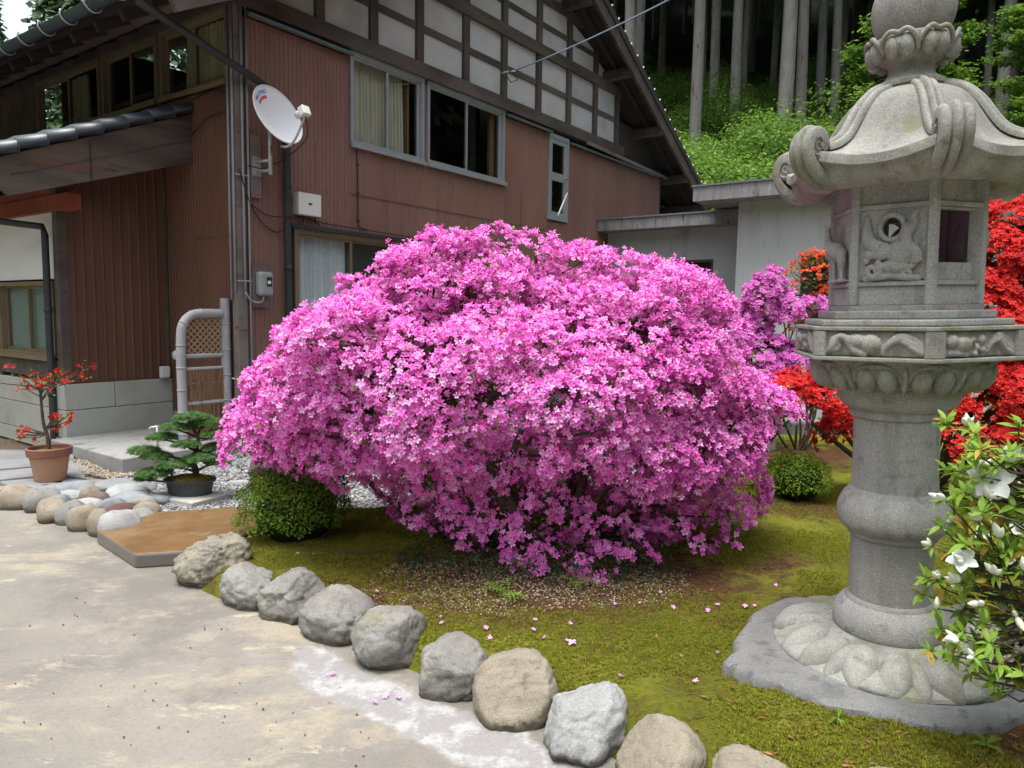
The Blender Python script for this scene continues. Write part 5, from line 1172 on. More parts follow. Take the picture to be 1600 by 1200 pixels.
class Crown:
    """pads of blossom: gathers flower and leaf positions"""
    def __init__(s): s.P = []; s.N = []; s.LP = []; s.LN = []
    def pad(s, c, n_, rad, thick, nf, nl, r, droop=.25):
        c = np.array(c, float); n_ = np.array(n_, float); n_ /= np.linalg.norm(n_); Fm = frames(n_[None], np.zeros(1))[0]
        k = max(3, nf // 9); cc = r.normal(0, 1, (k, 2)); cc /= np.maximum(1, np.linalg.norm(cc, axis=1, keepdims=True) / .9)      # little trusses within the pad
        w_ = r.integers(0, k, nf); xy = cc[w_] * .85 + r.normal(0, .17, (nf, 2)); rr = np.minimum(1.2, np.linalg.norm(xy, axis=1))
        h = np.sqrt(np.maximum(0, 1 - (rr / 1.2) ** 2)); bumps = r.uniform(-.5, .5, k)[w_]
        L = np.stack([xy[:, 0] * rad, xy[:, 1] * rad, (h + bumps * .8 - droop * rr ** 2) * thick + r.normal(0, .1, nf) * thick], 1)
        nn = np.stack([xy[:, 0] * .8, xy[:, 1] * .8, .35 + h], 1) + r.normal(0, .38, (nf, 3))
        s.P.append(c + L @ Fm.T); s.N.append(nn @ Fm.T)
        xy = r.normal(0, .5, (nl, 2)); L = np.stack([xy[:, 0] * rad, xy[:, 1] * rad, r.uniform(-.9, .35, nl) * thick], 1); s.LP.append(c + L @ Fm.T); s.LN.append((np.stack([xy[:, 0], xy[:, 1], np.full(nl, .6)], 1) + r.normal(0, .5, (nl, 3))) @ Fm.T)
    def done(s): return tuple(np.concatenate(a) for a in (s.P, s.N, s.LP, s.LN))
LEAF4 = np.array([(0, 0, 0), (.45, .2, .06), (1, 0, 0), (.45, -.2, .06)]); LEAF4_F = np.array([(0, 3, 2, 1)])

# ---- the great pink azalea: section (left, right, front, back) by height
r = np.random.default_rng(4)
ZS = [.10, .20, .32, .45, .58, .72, .85, .99, 1.14, 1.31, 1.46, 1.57, 1.66, 1.72]
XL = [-.15, -.38, -.70, -1.08, -1.36, -1.48, -1.46, -1.38, -1.28, -1.13, -.90, -.62, -.34, -.18]
XR = [.70, 1.05, 1.32, 1.42, 1.47, 1.47, 1.42, 1.30, 1.18, 1.10, 1.02, .70, .34, .12]
YF = [3.62, 3.68, 3.74, 3.70, 3.48, 3.18, 3.07, 3.05, 3.10, 3.24, 3.44, 3.62, 3.82, 3.98]
YB = [4.35, 4.6, 4.8, 4.95, 5.05, 5.1, 5.1, 5.08, 5.0, 4.88, 4.7, 4.55, 4.4, 4.25]
at = lambda A, z: float(np.interp(z, ZS, A))
def surf(z, a):
    cx, cy = (at(XL, z) + at(XR, z)) / 2, 4.08; c, s_ = math.cos(a), math.sin(a)
    rx = at(XR, z) - cx; ry = (cy - at(YF, z)) if s_ < 0 else (at(YB, z) - cy); e_ = 2 / 2.35
    f = lambda v: math.copysign(abs(v) ** e_, v)
    return Vector((cx + rx * f(c), cy + ry * f(s_), z))
pads = []; tries = 0
while len(pads) < 470 and tries < 60000:
    tries += 1
    z = r.uniform(.12, 1.69); a = r.uniform(-math.pi, math.pi); p = surf(z, a); low = z < .60
    dz = .03; nx = (surf(z, a + .05) - surf(z, a - .05)).cross(surf(min(1.72, z + dz), a) - surf(max(.1, z - dz), a)).normalized()
    out = Vector((p.x - .0, p.y - 4.08, (p.z - .75) * 1.3)).normalized()
    if nx.dot(out) < 0: nx = -nx
    if nx.z < -.2: nx.z = -.2; nx.normalize()
    rad = r.uniform(.10, .20); d_in = r.uniform(0, .16) if not low else r.uniform(0, .34)
    if r.random() < .12: d_in = -r.uniform(.0, .05)
    lump_ = float(fbm(np.array([a * 1.1 + 5]), np.array([z * 2.2]), 1.9, 41, 2)[0]) - .5
    p = p - nx * (rad * .30 + d_in - .36 * lump_)
    if p.z < .13: continue
    if low and r.random() < .28 and p.y < 4.3: continue
    if (p.x + .40) ** 2 + (p.z - 1.03) ** 2 < .14 ** 2 and p.y < 3.9: continue            # a gap that shows the branches
    if (p.x + .02) ** 2 * .5 + (p.z - .72) ** 2 < .10 ** 2 and p.y < 4.2: continue
    if abs(p.x - .78) < .22 and abs(p.z - .44) < .10: continue
    if any((p - q_[0]).length < .62 * (rad + q_[2]) * .72 for q_ in pads): continue
    pads.append((p, nx, rad, low))
for hx, hy, hz_, hr in ((.22, 3.42, .16, .12), (.45, 3.38, .14, .13), (.62, 3.45, .22, .12), (.05, 3.48, .2, .1), (-.15, 3.5, .24, .1), (.85, 3.5, .3, .13), (1.1, 3.6, .34, .14)): pads.append((Vector((hx, hy, hz_)), Vector((.1, -.8, .4)).normalized(), hr, True))
for hx, hy, hz_, hr in ((1.0, 4.0, 1.50, .15), (1.08, 4.1, 1.40, .15), (.85, 4.0, 1.56, .15), (.68, 3.95, 1.60, .14), (1.1, 3.95, 1.28, .15), (.5, 3.9, 1.64, .14), (-.1, 3.95, 1.73, .14), (-.3, 3.98, 1.70, .13), (.12, 3.9, 1.72, .13), (-.55, 4.0, 1.62, .14), (.95, 4.3, 1.55, .16)):
    pads.append((Vector((hx, hy, hz_)), Vector((hx * .4, -.5, .8)).normalized(), hr, False))
for hx, hy, hz_, hr in ((-1.46, 3.9, .72, .15), (-1.42, 3.8, .62, .13), (-1.48, 4.05, .78, .15), (-1.5, 3.98, .66, .12)): pads.append((Vector((hx, hy, hz_)), Vector((-.6, -.5, .3)).normalized(), hr, False))
for hx, hy, hz_, hr in ((-.3, 3.52, .46, .14), (.2, 3.46, .48, .14), (.1, 3.46, .28, .13), (.45, 3.46, .38, .14), (-.2, 3.52, .32, .12), (-.45, 3.58, .36, .12)): pads.append((Vector((hx, hy, hz_)), Vector((.05, -.8, .35)).normalized(), hr, True))
AZ = empty('pink_azalea', (.08, 3.85, .06), 0, 'huge rounded azalea covered in vivid pink blossom', 'azalea'); AO = np.array(AZ.location)
cr = Crown()
for p, nx, rad, low in pads:
    n_ = (nx + Vector((0, 0, .55 if not low else .25))).normalized(); nf = int((150 if not low else 95) * (rad / .15) ** 2 * r.uniform(.75, 1.2))
    cr.pad(p, n_, rad * 1.05, rad * r.uniform(.42, .62), nf, int(nf * (.42 if not low else .5)), r)
P, N, LP, LN_ = cr.done(); P = P - AO; LP = LP - AO
keep = P[:, 2] > .02; P, N = P[keep], N[keep]; keep = LP[:, 2] > .02; LP, LN_ = LP[keep], LN_[keep]
N = N / np.linalg.norm(N, axis=1, keepdims=True) + np.array([0, -.22, .28])
s1 = r.uniform(.0145, .0215, len(P)); S = np.stack([s1 * r.uniform(.72, 1.1, len(P)), s1 * r.uniform(.72, 1.1, len(P)), s1 * r.uniform(.7, 2.2, len(P))], 1)
# the three hundred blossoms standing out most towards the drive are parts of their own
front = np.argsort((P[:, 1]) - .18 * np.abs(P[:, 0]) + .25 * np.abs(P[:, 2] - .9) + r.uniform(0, .35, len(P)))[:300]
msk = np.ones(len(P), bool); msk[front] = False
scatter('blossom_mass', FL, FL_F, P[msk], frames(N[msk]), S[msk], m_['petal_pink'], AZ)['kind'] = 'stuff'
fme = flower_mesh('blossom', 'petal_pink', 1.0); Fr = frames(N[front])
for i, j in enumerate(front):
    o = mesh_obj('blossom', fme, None, AZ); o.matrix_local = Matrix.Translation(P[j]) @ Matrix(Fr[i].tolist()).to_4x4() @ Matrix.Diagonal((*[float(q_) for q_ in S[j]], 1))
scatter('leaves', LEAF4, LEAF4_F, LP, frames(LN_ + np.array([0, 0, .3])), r.uniform(.015, .032, len(LP)), m_['leaf_azalea'], AZ)['kind'] = 'stuff'
k = r.choice(len(P), 480, replace=False)                     # young shoots poking out between the blossoms
sp_ = np.repeat(P[k] + N[k] * .012, 4, 0) + r.normal(0, .008, (1920, 3))
scatter('young_leaves', LEAF4, LEAF4_F, sp_, frames(np.repeat(N[k], 4, 0) + r.normal(0, .7, (1920, 3))), r.uniform(.014, .026, 1920), m_['leaf_bright'], AZ)['kind'] = 'stuff'
mb = MB(); stems = []
for i in range(22):
    a = r.uniform(-math.pi, math.pi); z = r.uniform(.35, 1.6); q_ = surf(z, a); c = Vector((.0, 4.0, z)); stems.append(c.lerp(q_, r.uniform(.45, .8)) - Vector(AO))
branch_tree(mb, (0, 0, -.08), [q_[0] - Vector(AO) for q_ in pads], stems, r, .034)
mb.build('branches', m_['bark_azalea'], AZ, True)

# ---- other flowering shrubs built the same way
def flower_shrub(name, label, base, blobs, petal, fsize, npad, nf, leafmat, seed, nl=.4, stems=6, r0=.02, group=None, rad=(.08, .15), density=1.0):
    """blobs: (x, y, z, rx, ry, rz) ellipsoids in world space"""
    r = np.random.default_rng(seed); e = empty(name, base, 0, label, 'azalea', group); B = np.array(base); cr = Crown(); tips = []; w_ = np.array([b[3] * b[5] + b[4] * b[5] for b in blobs]); w_ = w_ / w_.sum()
    for i in range(npad):
        b = blobs[r.choice(len(blobs), p=w_)]; d = r.normal(0, 1, 3); d /= np.linalg.norm(d); d[2] = d[2] if r.random() < .3 else abs(d[2]) * .9 - .15
        p = np.array(b[:3]) + d * np.array(b[3:]) * r.uniform(.72, 1.0); rr = r.uniform(*rad)
        cr.pad(p, d + np.array([0, 0, .7]), rr, rr * .5, int(nf * (rr / .12) ** 2 * density), int(nf * nl), r); tips.append(p - B)
    P, N, LP, LN_ = cr.done(); N = N / np.linalg.norm(N, axis=1, keepdims=True) + np.array([0, -.2, .3])
    scatter('blossom_mass', FL, FL_F, P - B, frames(N), r.uniform(fsize * .8, fsize * 1.15, len(P)), m_[petal], e)['kind'] = 'stuff'
    scatter('leaves', LEAF4, LEAF4_F, LP - B, frames(LN_ + np.array([0, 0, .3])), r.uniform(.018, .034, len(LP)), m_[leafmat], e)['kind'] = 'stuff'
    mb = MB(); st = [Vector(b[:3]) - Vector(B) + Vector((r.normal(0, b[3] * .3), r.normal(0, b[4] * .3), r.normal(0, b[5] * .2))) for b in blobs for _ in range(max(1, stems // len(blobs)))]
    branch_tree(mb, (0, 0, -.06), tips, st, r, r0); mb.build('branches', m_['bark_azalea'], e, True); return e
flower_shrub('red_azalea', 'large scarlet azalea growing behind the stone lantern', (3.05, 5.35, .06),
             [(1.95, 5.0, .78, .26, .3, .17), (2.3, 5.0, .80, .3, .3, .22), (2.55, 5.1, .58, .26, .3, .15), (3.55, 5.2, 1.62, .42, .45, .55), (3.95, 5.1, 1.2, .6, .6, .7), (3.3, 5.1, .95, .38, .4, .28), (4.3, 5.3, 1.7, .6, .6, .6), (3.25, 5.0, .55, .36, .4, .22), (3.7, 4.9, .55, .4, .4, .25), (3.4, 5.1, 1.28, .4, .4, .32), (3.75, 5.3, 1.98, .42, .4, .34), (3.5, 4.95, .85, .45, .4, .3), (3.1, 5.2, 1.15, .25, .3, .2)],
             'petal_red', .020, 460, 66, 'leaf_azalea', 21, .35, 22, .03, rad=(.10, .18))
flower_shrub('mauve_azalea', 'tall loose mauve azalea between the pink azalea and the lantern', (2.2, 6.3, .04),
             [(1.80, 6.1, 1.12, .20, .25, .16), (2.1, 6.1, 1.0, .24, .3, .28), (2.12, 6.1, 1.52, .16, .2, .24), (2.36, 6.1, 1.42, .24, .24, .14), (2.35, 6.0, .92, .2, .25, .22), (2.0, 6.2, 1.30, .15, .2, .2)],
             'petal_mauve', .021, 130, 60, 'leaf_azalea', 22, .25, 12, .016, rad=(.08, .14))
flower_shrub('orange_azalea', 'sparse orange-red azalea in front of the annex window', (2.85, 7.0, .04),
             [(2.85, 6.9, 1.75, .26, .3, .30), (2.98, 6.9, 1.45, .2, .3, .25), (2.2, 6.75, 1.38, .16, .16, .12), (2.62, 6.9, 1.32, .2, .2, .2), (3.1, 6.9, 1.95, .2, .2, .15)],
             'petal_orange', .020, 70, 17, 'leaf_box', 23, .9, 10, .014, rad=(.07, .13))
# ---- clipped evergreen shrubs
def clipped(name, label, c, rx, ry, h, n, seed, size=.018, mat='leaf_box'):
    r = np.random.default_rng(seed); e = empty(name, c, r.uniform(0, 6), label, 'shrub'); d = r.normal(0, 1, (n, 3)); d /= np.linalg.norm(d, axis=1, keepdims=True); d[:, 2] = np.where(d[:, 2] < -.35, -d[:, 2], d[:, 2])
    lob = 1 + .10 * np.sin(d[:, 0] * 7 + seed) * np.cos(d[:, 1] * 6) + .07 * np.sin(d[:, 2] * 11 + d[:, 0] * 9); rad = lob * (1 - .30 * r.uniform(0, 1, n) ** 2.2)
    P = d * rad[:, None] * np.array([rx, ry, h * .55]) + np.array([0, 0, h * .48]); P[:, 2] = np.maximum(.02, P[:, 2])
    scatter('foliage', LEAF4, LEAF4_F, P, frames(d * .5 + np.array([0, 0, .5]) + r.normal(0, .5, (n, 3))), r.uniform(size * .7, size * 1.3, n), m_[mat], e)['kind'] = 'stuff'
    mb = MB()
    for i in range(26): q_ = P[r.integers(0, n)]; mb.tube([(r.normal(0, .02), r.normal(0, .02), -.04), q_ * .5 + np.array([0, 0, -.03]), q_ * .92], [.012, .007, .003], 5, False)
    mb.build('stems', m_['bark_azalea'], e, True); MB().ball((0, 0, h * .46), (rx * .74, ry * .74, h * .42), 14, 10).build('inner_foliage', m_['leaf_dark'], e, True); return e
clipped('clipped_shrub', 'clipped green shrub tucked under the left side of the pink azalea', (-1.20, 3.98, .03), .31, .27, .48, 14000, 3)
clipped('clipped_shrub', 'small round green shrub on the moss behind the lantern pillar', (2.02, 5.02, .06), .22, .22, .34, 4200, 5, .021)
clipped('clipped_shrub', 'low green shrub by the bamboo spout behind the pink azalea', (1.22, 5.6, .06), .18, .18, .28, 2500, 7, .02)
# dark ground-cover leaves under the azalea
q = spots_in([(-.55, 3.35), (.0, 3.2), (.7, 3.25), (.9, 3.6), (.3, 3.9), (-.5, 3.8)], 900); n = len(q)
o = scatter('ground_cover', LEAF4, LEAF4_F, np.stack([q[:, 0], q[:, 1], garden_z(q[:, 0], q[:, 1]) + r.uniform(.01, .11, n)], 1), frames(np.array([[0, -.3, .7]]) + r.normal(0, .4, (n, 3))), r.uniform(.02, .045, n), m_['leaf_dark'])
tag(o, 'dark green creeping leaves at the foot of the pink azalea', 'ground cover', kind='stuff')
def fern(x, y, label, n=7, L=.13, mat='leaf_bright'):
    e = empty('fern', (x, y, float(garden_z(np.array([x]), np.array([y]))[0])), 0, label, 'fern'); rr = random.Random(int(x * 100))
    for i in range(n):
        a = rr.uniform(0, 6.28); mb = MB(); T = []
        for k in range(9):
            t_ = k / 8; c = Vector((math.cos(a) * L * t_, math.sin(a) * L * t_, L * (.75 * t_ - .55 * t_ * t_) + .005)); T.append(c)
        mb.tube(T, .0012, 3, False)
        for k in range(1, 9):
            w_ = L * .30 * math.sin(math.pi * (k / 9) ** .7); d = Vector((-math.sin(a), math.cos(a), 0)); f_ = Vector((math.cos(a), math.sin(a), 0))
            for s_ in (-1, 1): b = T[k]; mb.add([b - f_ * .004, b + d * s_ * w_ * .5 + f_ * .008, b + d * s_ * w_ + f_ * .004, b + f_ * .005], [(0, 1, 2, 3)])
        mb.build('frond', m_[mat], e)
fern(.0, 3.12, 'small bright fern on the grit in front of the azalea trunk'); fern(.32, 3.25, 'small fern under the lowest azalea blossoms', 6, .12)
fern(-1.42, 4.02, 'pale fern leaning over the rusty slab', 8, .16)
fern(.29, 1.95, 'little green weed sprouting between two border boulders', 9, .09); fern(1.02, 2.12, 'tiny seedling at the edge of the lantern slab', 5, .05); fern(1.40, 2.0, 'tiny green seedling in front of the lantern slab', 5, .05)
# fallen blossoms
fb = flower_mesh('fallen_blossom', 'petal_pink', 1.0)
for i, (x, y) in enumerate([(.24, 2.64), (.11, 2.84), (.1, 2.75), (-.07, 2.69), (.14, 2.68), (-.09, 2.78), (-.28, 2.88), (.64, 2.35), (.9, 3.01), (.84, 2.94), (1.01, 2.98), (1.05, 2.98), (.7, 2.97), (1.23, 3.23), (.25, 2.8), (.42, 3.13), (-.27, 2.82), (-.46, 3.05), (-.67, 3.05), (-1.09, 3.62), (-1.01, 3.62), (-.59, 3.14), (-.49, 3.47), (.46, 3.02), (.57, 3.03), (.68, 3.14), (.39, 2.38), (.78, 2.58)]):
    o = mesh_obj('fallen_blossom', fb, None); s_ = .022 if i == 0 else random.uniform(.009, .014); o.scale = (s_, s_, s_); o.location = (x, y, float(garden_z(np.array([x]), np.array([y]))[0]) + .012); o.rotation_euler = (random.uniform(-.5, .5), random.uniform(-.5, .5), random.uniform(0, 6))
    if i == 0: tag(o, 'largest fallen pink blossom, lying open on the moss behind the boulders', 'flower')
    else: tag(o, 'small fallen pink blossom on the moss or soil', 'flower', 'fallen blossoms on the moss')
for x, y in ((-.65, 2.58), (-.46, 2.39), (-.43, 2.43), (-.38, 2.42)):
    o = mesh_obj('fallen_blossom', fb, None); o.scale = (.014,) * 3; o.location = (x, y, .006); o.rotation_euler = (.3, random.uniform(-.4, .4), random.uniform(0, 6)); tag(o, 'fallen pink blossom on the pale concrete patch', 'flower', 'fallen blossoms on the concrete')

# ---- white azalea at the right edge, close to the camera
r = np.random.default_rng(9)
WA = empty('white_azalea', (1.62, 1.92, .08), 0, 'white azalea with buds and fresh green leaves beside the lantern', 'azalea'); WO = np.array(WA.location)
def leaf_mesh(name, mat, n=6, wd=.17, fold=.12, curve=.25):
    mb = MB()
    for i in range(n + 1):
        t_ = i / n; w_ = wd * math.sin(math.pi * min(1, t_ * .96 + .02) ** .85) + .004; z = -curve * t_ * t_ + .12 * t_
        mb.v += [(t_, -w_, z + fold * w_), (t_, 0, z - fold * w_ * .5), (t_, w_, z + fold * w_)]
    for i in range(n): mb.f += [(3 * i, 3 * i + 3, 3 * i + 4, 3 * i + 1), (3 * i + 1, 3 * i + 4, 3 * i + 5, 3 * i + 2)]
    o = mb.build(name, m_[mat], None, True); me = o.data; bpy.data.objects.remove(o); return me
LM = [leaf_mesh('leaf', 'leaf_bright', curve=c) for c in (.1, .3, .5)]; LY = leaf_mesh('leaf', 'leaf_yellow', curve=.6)
def bud_mesh():
    mb = MB(); prof_ = [(.02, 0), (.13, .12), (.20, .35), (.19, .6), (.10, .85), (.01, 1.0)]
    mb.lathe(dense(prof_, 3), 10, cap=False); o = mb.build('bud', m_['bud_white'], None, True); me = o.data; bpy.data.objects.remove(o); return me
BUD = bud_mesh()
def big_flower_mesh():
    mb = MB()
    for k in range(5):
        a = 2 * math.pi * k / 5; n = 6; i0 = len(mb.v)
        for i in range(n + 1):
            t_ = i / n; w_ = .06 + .36 * math.sin(math.pi * min(1, t_ * .93 + .03)) ** .8 * (.6 + .4 * t_); rad = .10 + .9 * t_ ** 1.25; z = .62 * t_ - .35 * t_ ** 3
            for j in (-1, -.5, 0, .5, 1):
                x, y = rad - .10 * abs(j) * t_, j * w_; mb.v.append((x * math.cos(a) - y * math.sin(a), x * math.sin(a) + y * math.cos(a), z + .06 * j * j - .03 * math.sin(9 * t_ + k) * abs(j)))
        for i in range(n):
            for j in range(4): b = i0 + 5 * i + j; mb.f.append((b, b + 5, b + 6, b + 1))
    for k in range(5):
        a = k * 1.2; mb.tube([(0, 0, 0), (.12 * math.cos(a), .12 * math.sin(a), .45), (.25 * math.cos(a), .25 * math.sin(a) + .1, .8)], .012, 4)
    o = mb.build('flower', m_['petal_white'], None, True); me = o.data; bpy.data.objects.remove(o); return me
BF = big_flower_mesh()
def orient(d, spin):
    d = Vector(d).normalized(); q_ = d.to_track_quat('X', 'Z'); return q_.to_matrix().to_4x4() @ Matrix.Rotation(spin, 4, 'X')
def orient_z(d, spin): return Vector(d).normalized().to_track_quat('Z', 'Y').to_matrix().to_4x4() @ Matrix.Rotation(spin, 4, 'Z')
# twig tips: (x, y, z, kind) kind b=bud cluster, f=open flower, l=leaf rosette
tips = [(1.215, 1.86, .935, 'F'), (1.345, 1.80, 1.00, 'f'), (1.145, 1.84, .725, 'fb'), (1.19, 1.86, .83, 'b'), (1.25, 1.84, .99, 'b'), (1.19, 1.82, .62, 'b'), (1.28, 1.80, .72, 'b'), (1.23, 1.84, .52, 'b'), (1.32, 1.80, .50, 'b'), (1.36, 1.80, .80, 'b'), (1.38, 1.85, .64, 'fb'), (1.40, 1.84, .72, 'f'), (1.33, 1.83, .87, 'b'), (1.22, 1.82, .70, 'b'), (1.40, 1.82, .90, 'f')]
for x, z in ((1.17, .90), (1.14, .80), (1.28, 1.045), (1.34, 1.09), (1.22, 1.03), (1.40, 1.05), (1.30, .93), (1.26, .88), (1.24, .77), (1.31, .78), (1.20, .66), (1.28, .62), (1.35, .58), (1.19, .53), (1.27, .46), (1.34, .42), (1.42, .35), (1.33, .34), (1.38, .47), (1.42, .98), (1.37, .94), (1.16, .87), (1.30, .84), (1.23, .93)): tips.append((x + r.normal(0, .01), 1.86 + r.normal(0, .08), z, 'l'))
for i in range(170): tips.append((r.uniform(1.13, 1.46), r.uniform(1.78, 2.02), r.uniform(.36, 1.1), 'l' if i % 3 else ('b' if i % 2 else 'bb')))
for i in range(150): tips.append((r.uniform(1.45, 2.05), r.uniform(1.6, 2.25), r.uniform(.4, 1.2), r.choice(['l', 'l', 'l', 'l', 'b', 'fb'])))
for i in range(20): tips.append((r.uniform(1.25, 1.5), r.uniform(1.9, 2.15), r.uniform(.45, 1.05), 'l'))
mb = MB(); nleaf = 0; stems_ = [Vector((1.40, 1.88, .75)), Vector((1.34, 1.88, .95)), Vector((1.55, 1.95, .95)), Vector((1.36, 1.86, .52)), Vector((1.75, 1.9, .8)), Vector((1.5, 1.8, .6)), Vector((1.85, 2.0, 1.0)), Vector((1.3, 1.9, .68))]
branch_tree(mb, (0, 0, -.06), [Vector(t_[:3]) - Vector(WO) for t_ in tips], [s_ - Vector(WO) for s_ in stems_], r, .010, .03, .0045)
mb.build('branches', m_['bark_azalea'], WA, True); extraP, extraD, extraS = [], [], []
WA.location.x += .04
for x, y, z, kd in tips:
    c = Vector((x, y, z)) - Vector(WO); ax = (Vector((x - 1.62, y - 1.95, (z - .5) * .8)).normalized() * .7 + Vector((-.1, -.35, .75))).normalized()
    kl = (9 if kd == 'l' else 6)
    for j in range(kl):
        a = j * 2.4 + r.uniform(0, 1); side = ax.orthogonal().normalized(); side = Matrix.Rotation(a, 3, ax) @ side; el = r.uniform(.25, .9) if kd == 'l' else r.uniform(-.2, .35); d = side + ax * el; L = r.uniform(.028, .052) * (1 if kd == 'l' else .85)
        if nleaf < 300 or x < 1.45:
            me = LY if r.random() < .10 else LM[r.integers(0, 3)]; o = mesh_obj('leaf', me, None, WA); o.matrix_local = Matrix.Translation(c - ax * .006 * j * .5) @ orient(d, r.uniform(-.5, .5)) @ Matrix.Scale(L, 4); nleaf += 1
        else: extraP.append(c[:]); extraD.append(d[:]); extraS.append(L)
    if 'b' in kd:
        for j in range(r.integers(2, 5)):
            d = ax + Vector(r.normal(0, .38, 3)); o = mesh_obj('bud', BUD, None, WA); o.matrix_local = Matrix.Translation(c) @ orient_z(d, r.uniform(0, 6)) @ Matrix.Scale(r.uniform(.028, .048), 4)
    if 'f' in kd.lower():
        d = Vector((-.35, -.75, .45)) if kd == 'F' else ax + Vector((-.2, -.6, 0)) + Vector(r.normal(0, .2, 3)); o = mesh_obj('flower', BF, None, WA); o.matrix_local = Matrix.Translation(c) @ orient_z(d, r.uniform(0, 6)) @ Matrix.Scale(.058 if kd == 'F' else r.uniform(.034, .046), 4)
if extraP:
    D_ = np.array(extraD); D_ /= np.linalg.norm(D_, axis=1, keepdims=True); Z_ = frames(D_); Rm = np.stack([D_, Z_[:, :, 0], np.cross(D_, Z_[:, :, 0])], axis=2)
    scatter('leaves', np.array([(0, 0, 0), (.45, .17, .05), (1, 0, -.1), (.45, -.17, .05)]), LEAF4_F, np.array(extraP), Rm, np.array(extraS), m_['leaf_bright'], WA)['kind'] = 'stuff'
# ================================================================ boulders, cobbles, slabs
def rock_mesh(seed, rough=.12, cuts=3, sub=5, flat=0, sharp=.012):
    rr = random.Random(seed); bm = bmesh.new(); bmesh.ops.create_icosphere(bm, subdivisions=sub, radius=1)
    planes = []
    for i in range(cuts):
        d = Vector((rr.uniform(-1, 1), rr.uniform(-1, 1), rr.uniform(-.2, 1))).normalized(); planes.append((d, rr.uniform(.62, .86)))
    off = Vector((rr.uniform(0, 50), rr.uniform(0, 50), rr.uniform(0, 50)))
    for v in bm.verts:
        p = v.co.copy(); p = Vector([math.copysign(abs(c) ** .86, c) for c in p])
        for d, h in planes:
            t_ = p.dot(d) - h
            if t_ > 0: p -= d * t_ * .85
        n4 = noise.noise(p * 24 + off); n1 = noise.noise(p * 1.3 + off); n2 = noise.noise(p * 3.7 + off); n3 = noise.noise(p * 10 + off)
        p *= 1 + rough * n1 + rough * .40 * n2 + (rough * .22 + sharp) * n3 + sharp * .8 * n4 - .05 * max(0, .12 - abs(noise.noise(p * 2.1 + off * 2))) / .12
        v.co = p
    me = bpy.data.meshes.new('rock'); bm.to_mesh(me); bm.free(); me.polygons.foreach_set('use_smooth', [True] * len(me.polygons)); return me
def rock(name, x, y, z, sx, sy, sz, mat, seed, label, cat='boulder', group=None, rz=0, tilt=(0, 0), **kw):
    o = mesh_obj(name, rock_mesh(seed, **kw), m_[mat]); k_ = 1.07 if name == 'boulder' else 1.0; o.location = (x, y, z); o.scale = (sx * k_, sy * k_, sz); o.rotation_euler = (tilt[0], tilt[1], rz); return tag(o, label, cat, group)
G_ = 'boulders edging the moss garden'
# x, y of centre; half sizes
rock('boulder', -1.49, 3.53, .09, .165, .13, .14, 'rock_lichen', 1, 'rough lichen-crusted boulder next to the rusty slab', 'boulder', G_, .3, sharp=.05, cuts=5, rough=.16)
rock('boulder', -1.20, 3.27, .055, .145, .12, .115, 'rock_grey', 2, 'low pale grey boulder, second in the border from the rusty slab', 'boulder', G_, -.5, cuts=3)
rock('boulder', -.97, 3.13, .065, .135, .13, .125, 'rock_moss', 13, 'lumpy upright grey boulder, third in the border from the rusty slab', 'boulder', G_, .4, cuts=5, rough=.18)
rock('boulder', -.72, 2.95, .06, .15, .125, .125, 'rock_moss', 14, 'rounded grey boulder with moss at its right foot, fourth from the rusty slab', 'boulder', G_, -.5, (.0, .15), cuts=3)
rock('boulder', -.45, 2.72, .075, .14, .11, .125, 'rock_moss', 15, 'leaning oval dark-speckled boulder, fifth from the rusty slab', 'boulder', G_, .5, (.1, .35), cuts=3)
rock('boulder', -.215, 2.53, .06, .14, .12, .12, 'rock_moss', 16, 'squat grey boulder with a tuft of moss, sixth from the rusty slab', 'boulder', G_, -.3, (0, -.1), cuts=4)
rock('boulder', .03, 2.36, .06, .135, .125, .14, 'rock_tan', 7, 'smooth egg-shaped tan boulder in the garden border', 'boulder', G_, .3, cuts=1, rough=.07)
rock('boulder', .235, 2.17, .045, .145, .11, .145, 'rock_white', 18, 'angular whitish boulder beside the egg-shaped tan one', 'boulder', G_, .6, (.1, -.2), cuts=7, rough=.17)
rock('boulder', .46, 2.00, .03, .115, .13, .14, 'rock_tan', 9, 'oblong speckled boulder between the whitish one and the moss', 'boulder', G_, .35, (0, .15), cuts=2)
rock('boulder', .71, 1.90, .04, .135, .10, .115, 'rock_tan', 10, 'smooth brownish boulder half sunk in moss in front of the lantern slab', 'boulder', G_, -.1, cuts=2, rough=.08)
rock('boulder', 1.0, 1.84, .04, .13, .09, .10, 'rock_grey', 11, 'grey boulder at the near right end of the border', 'boulder', G_, .1, cuts=2, rough=.08)
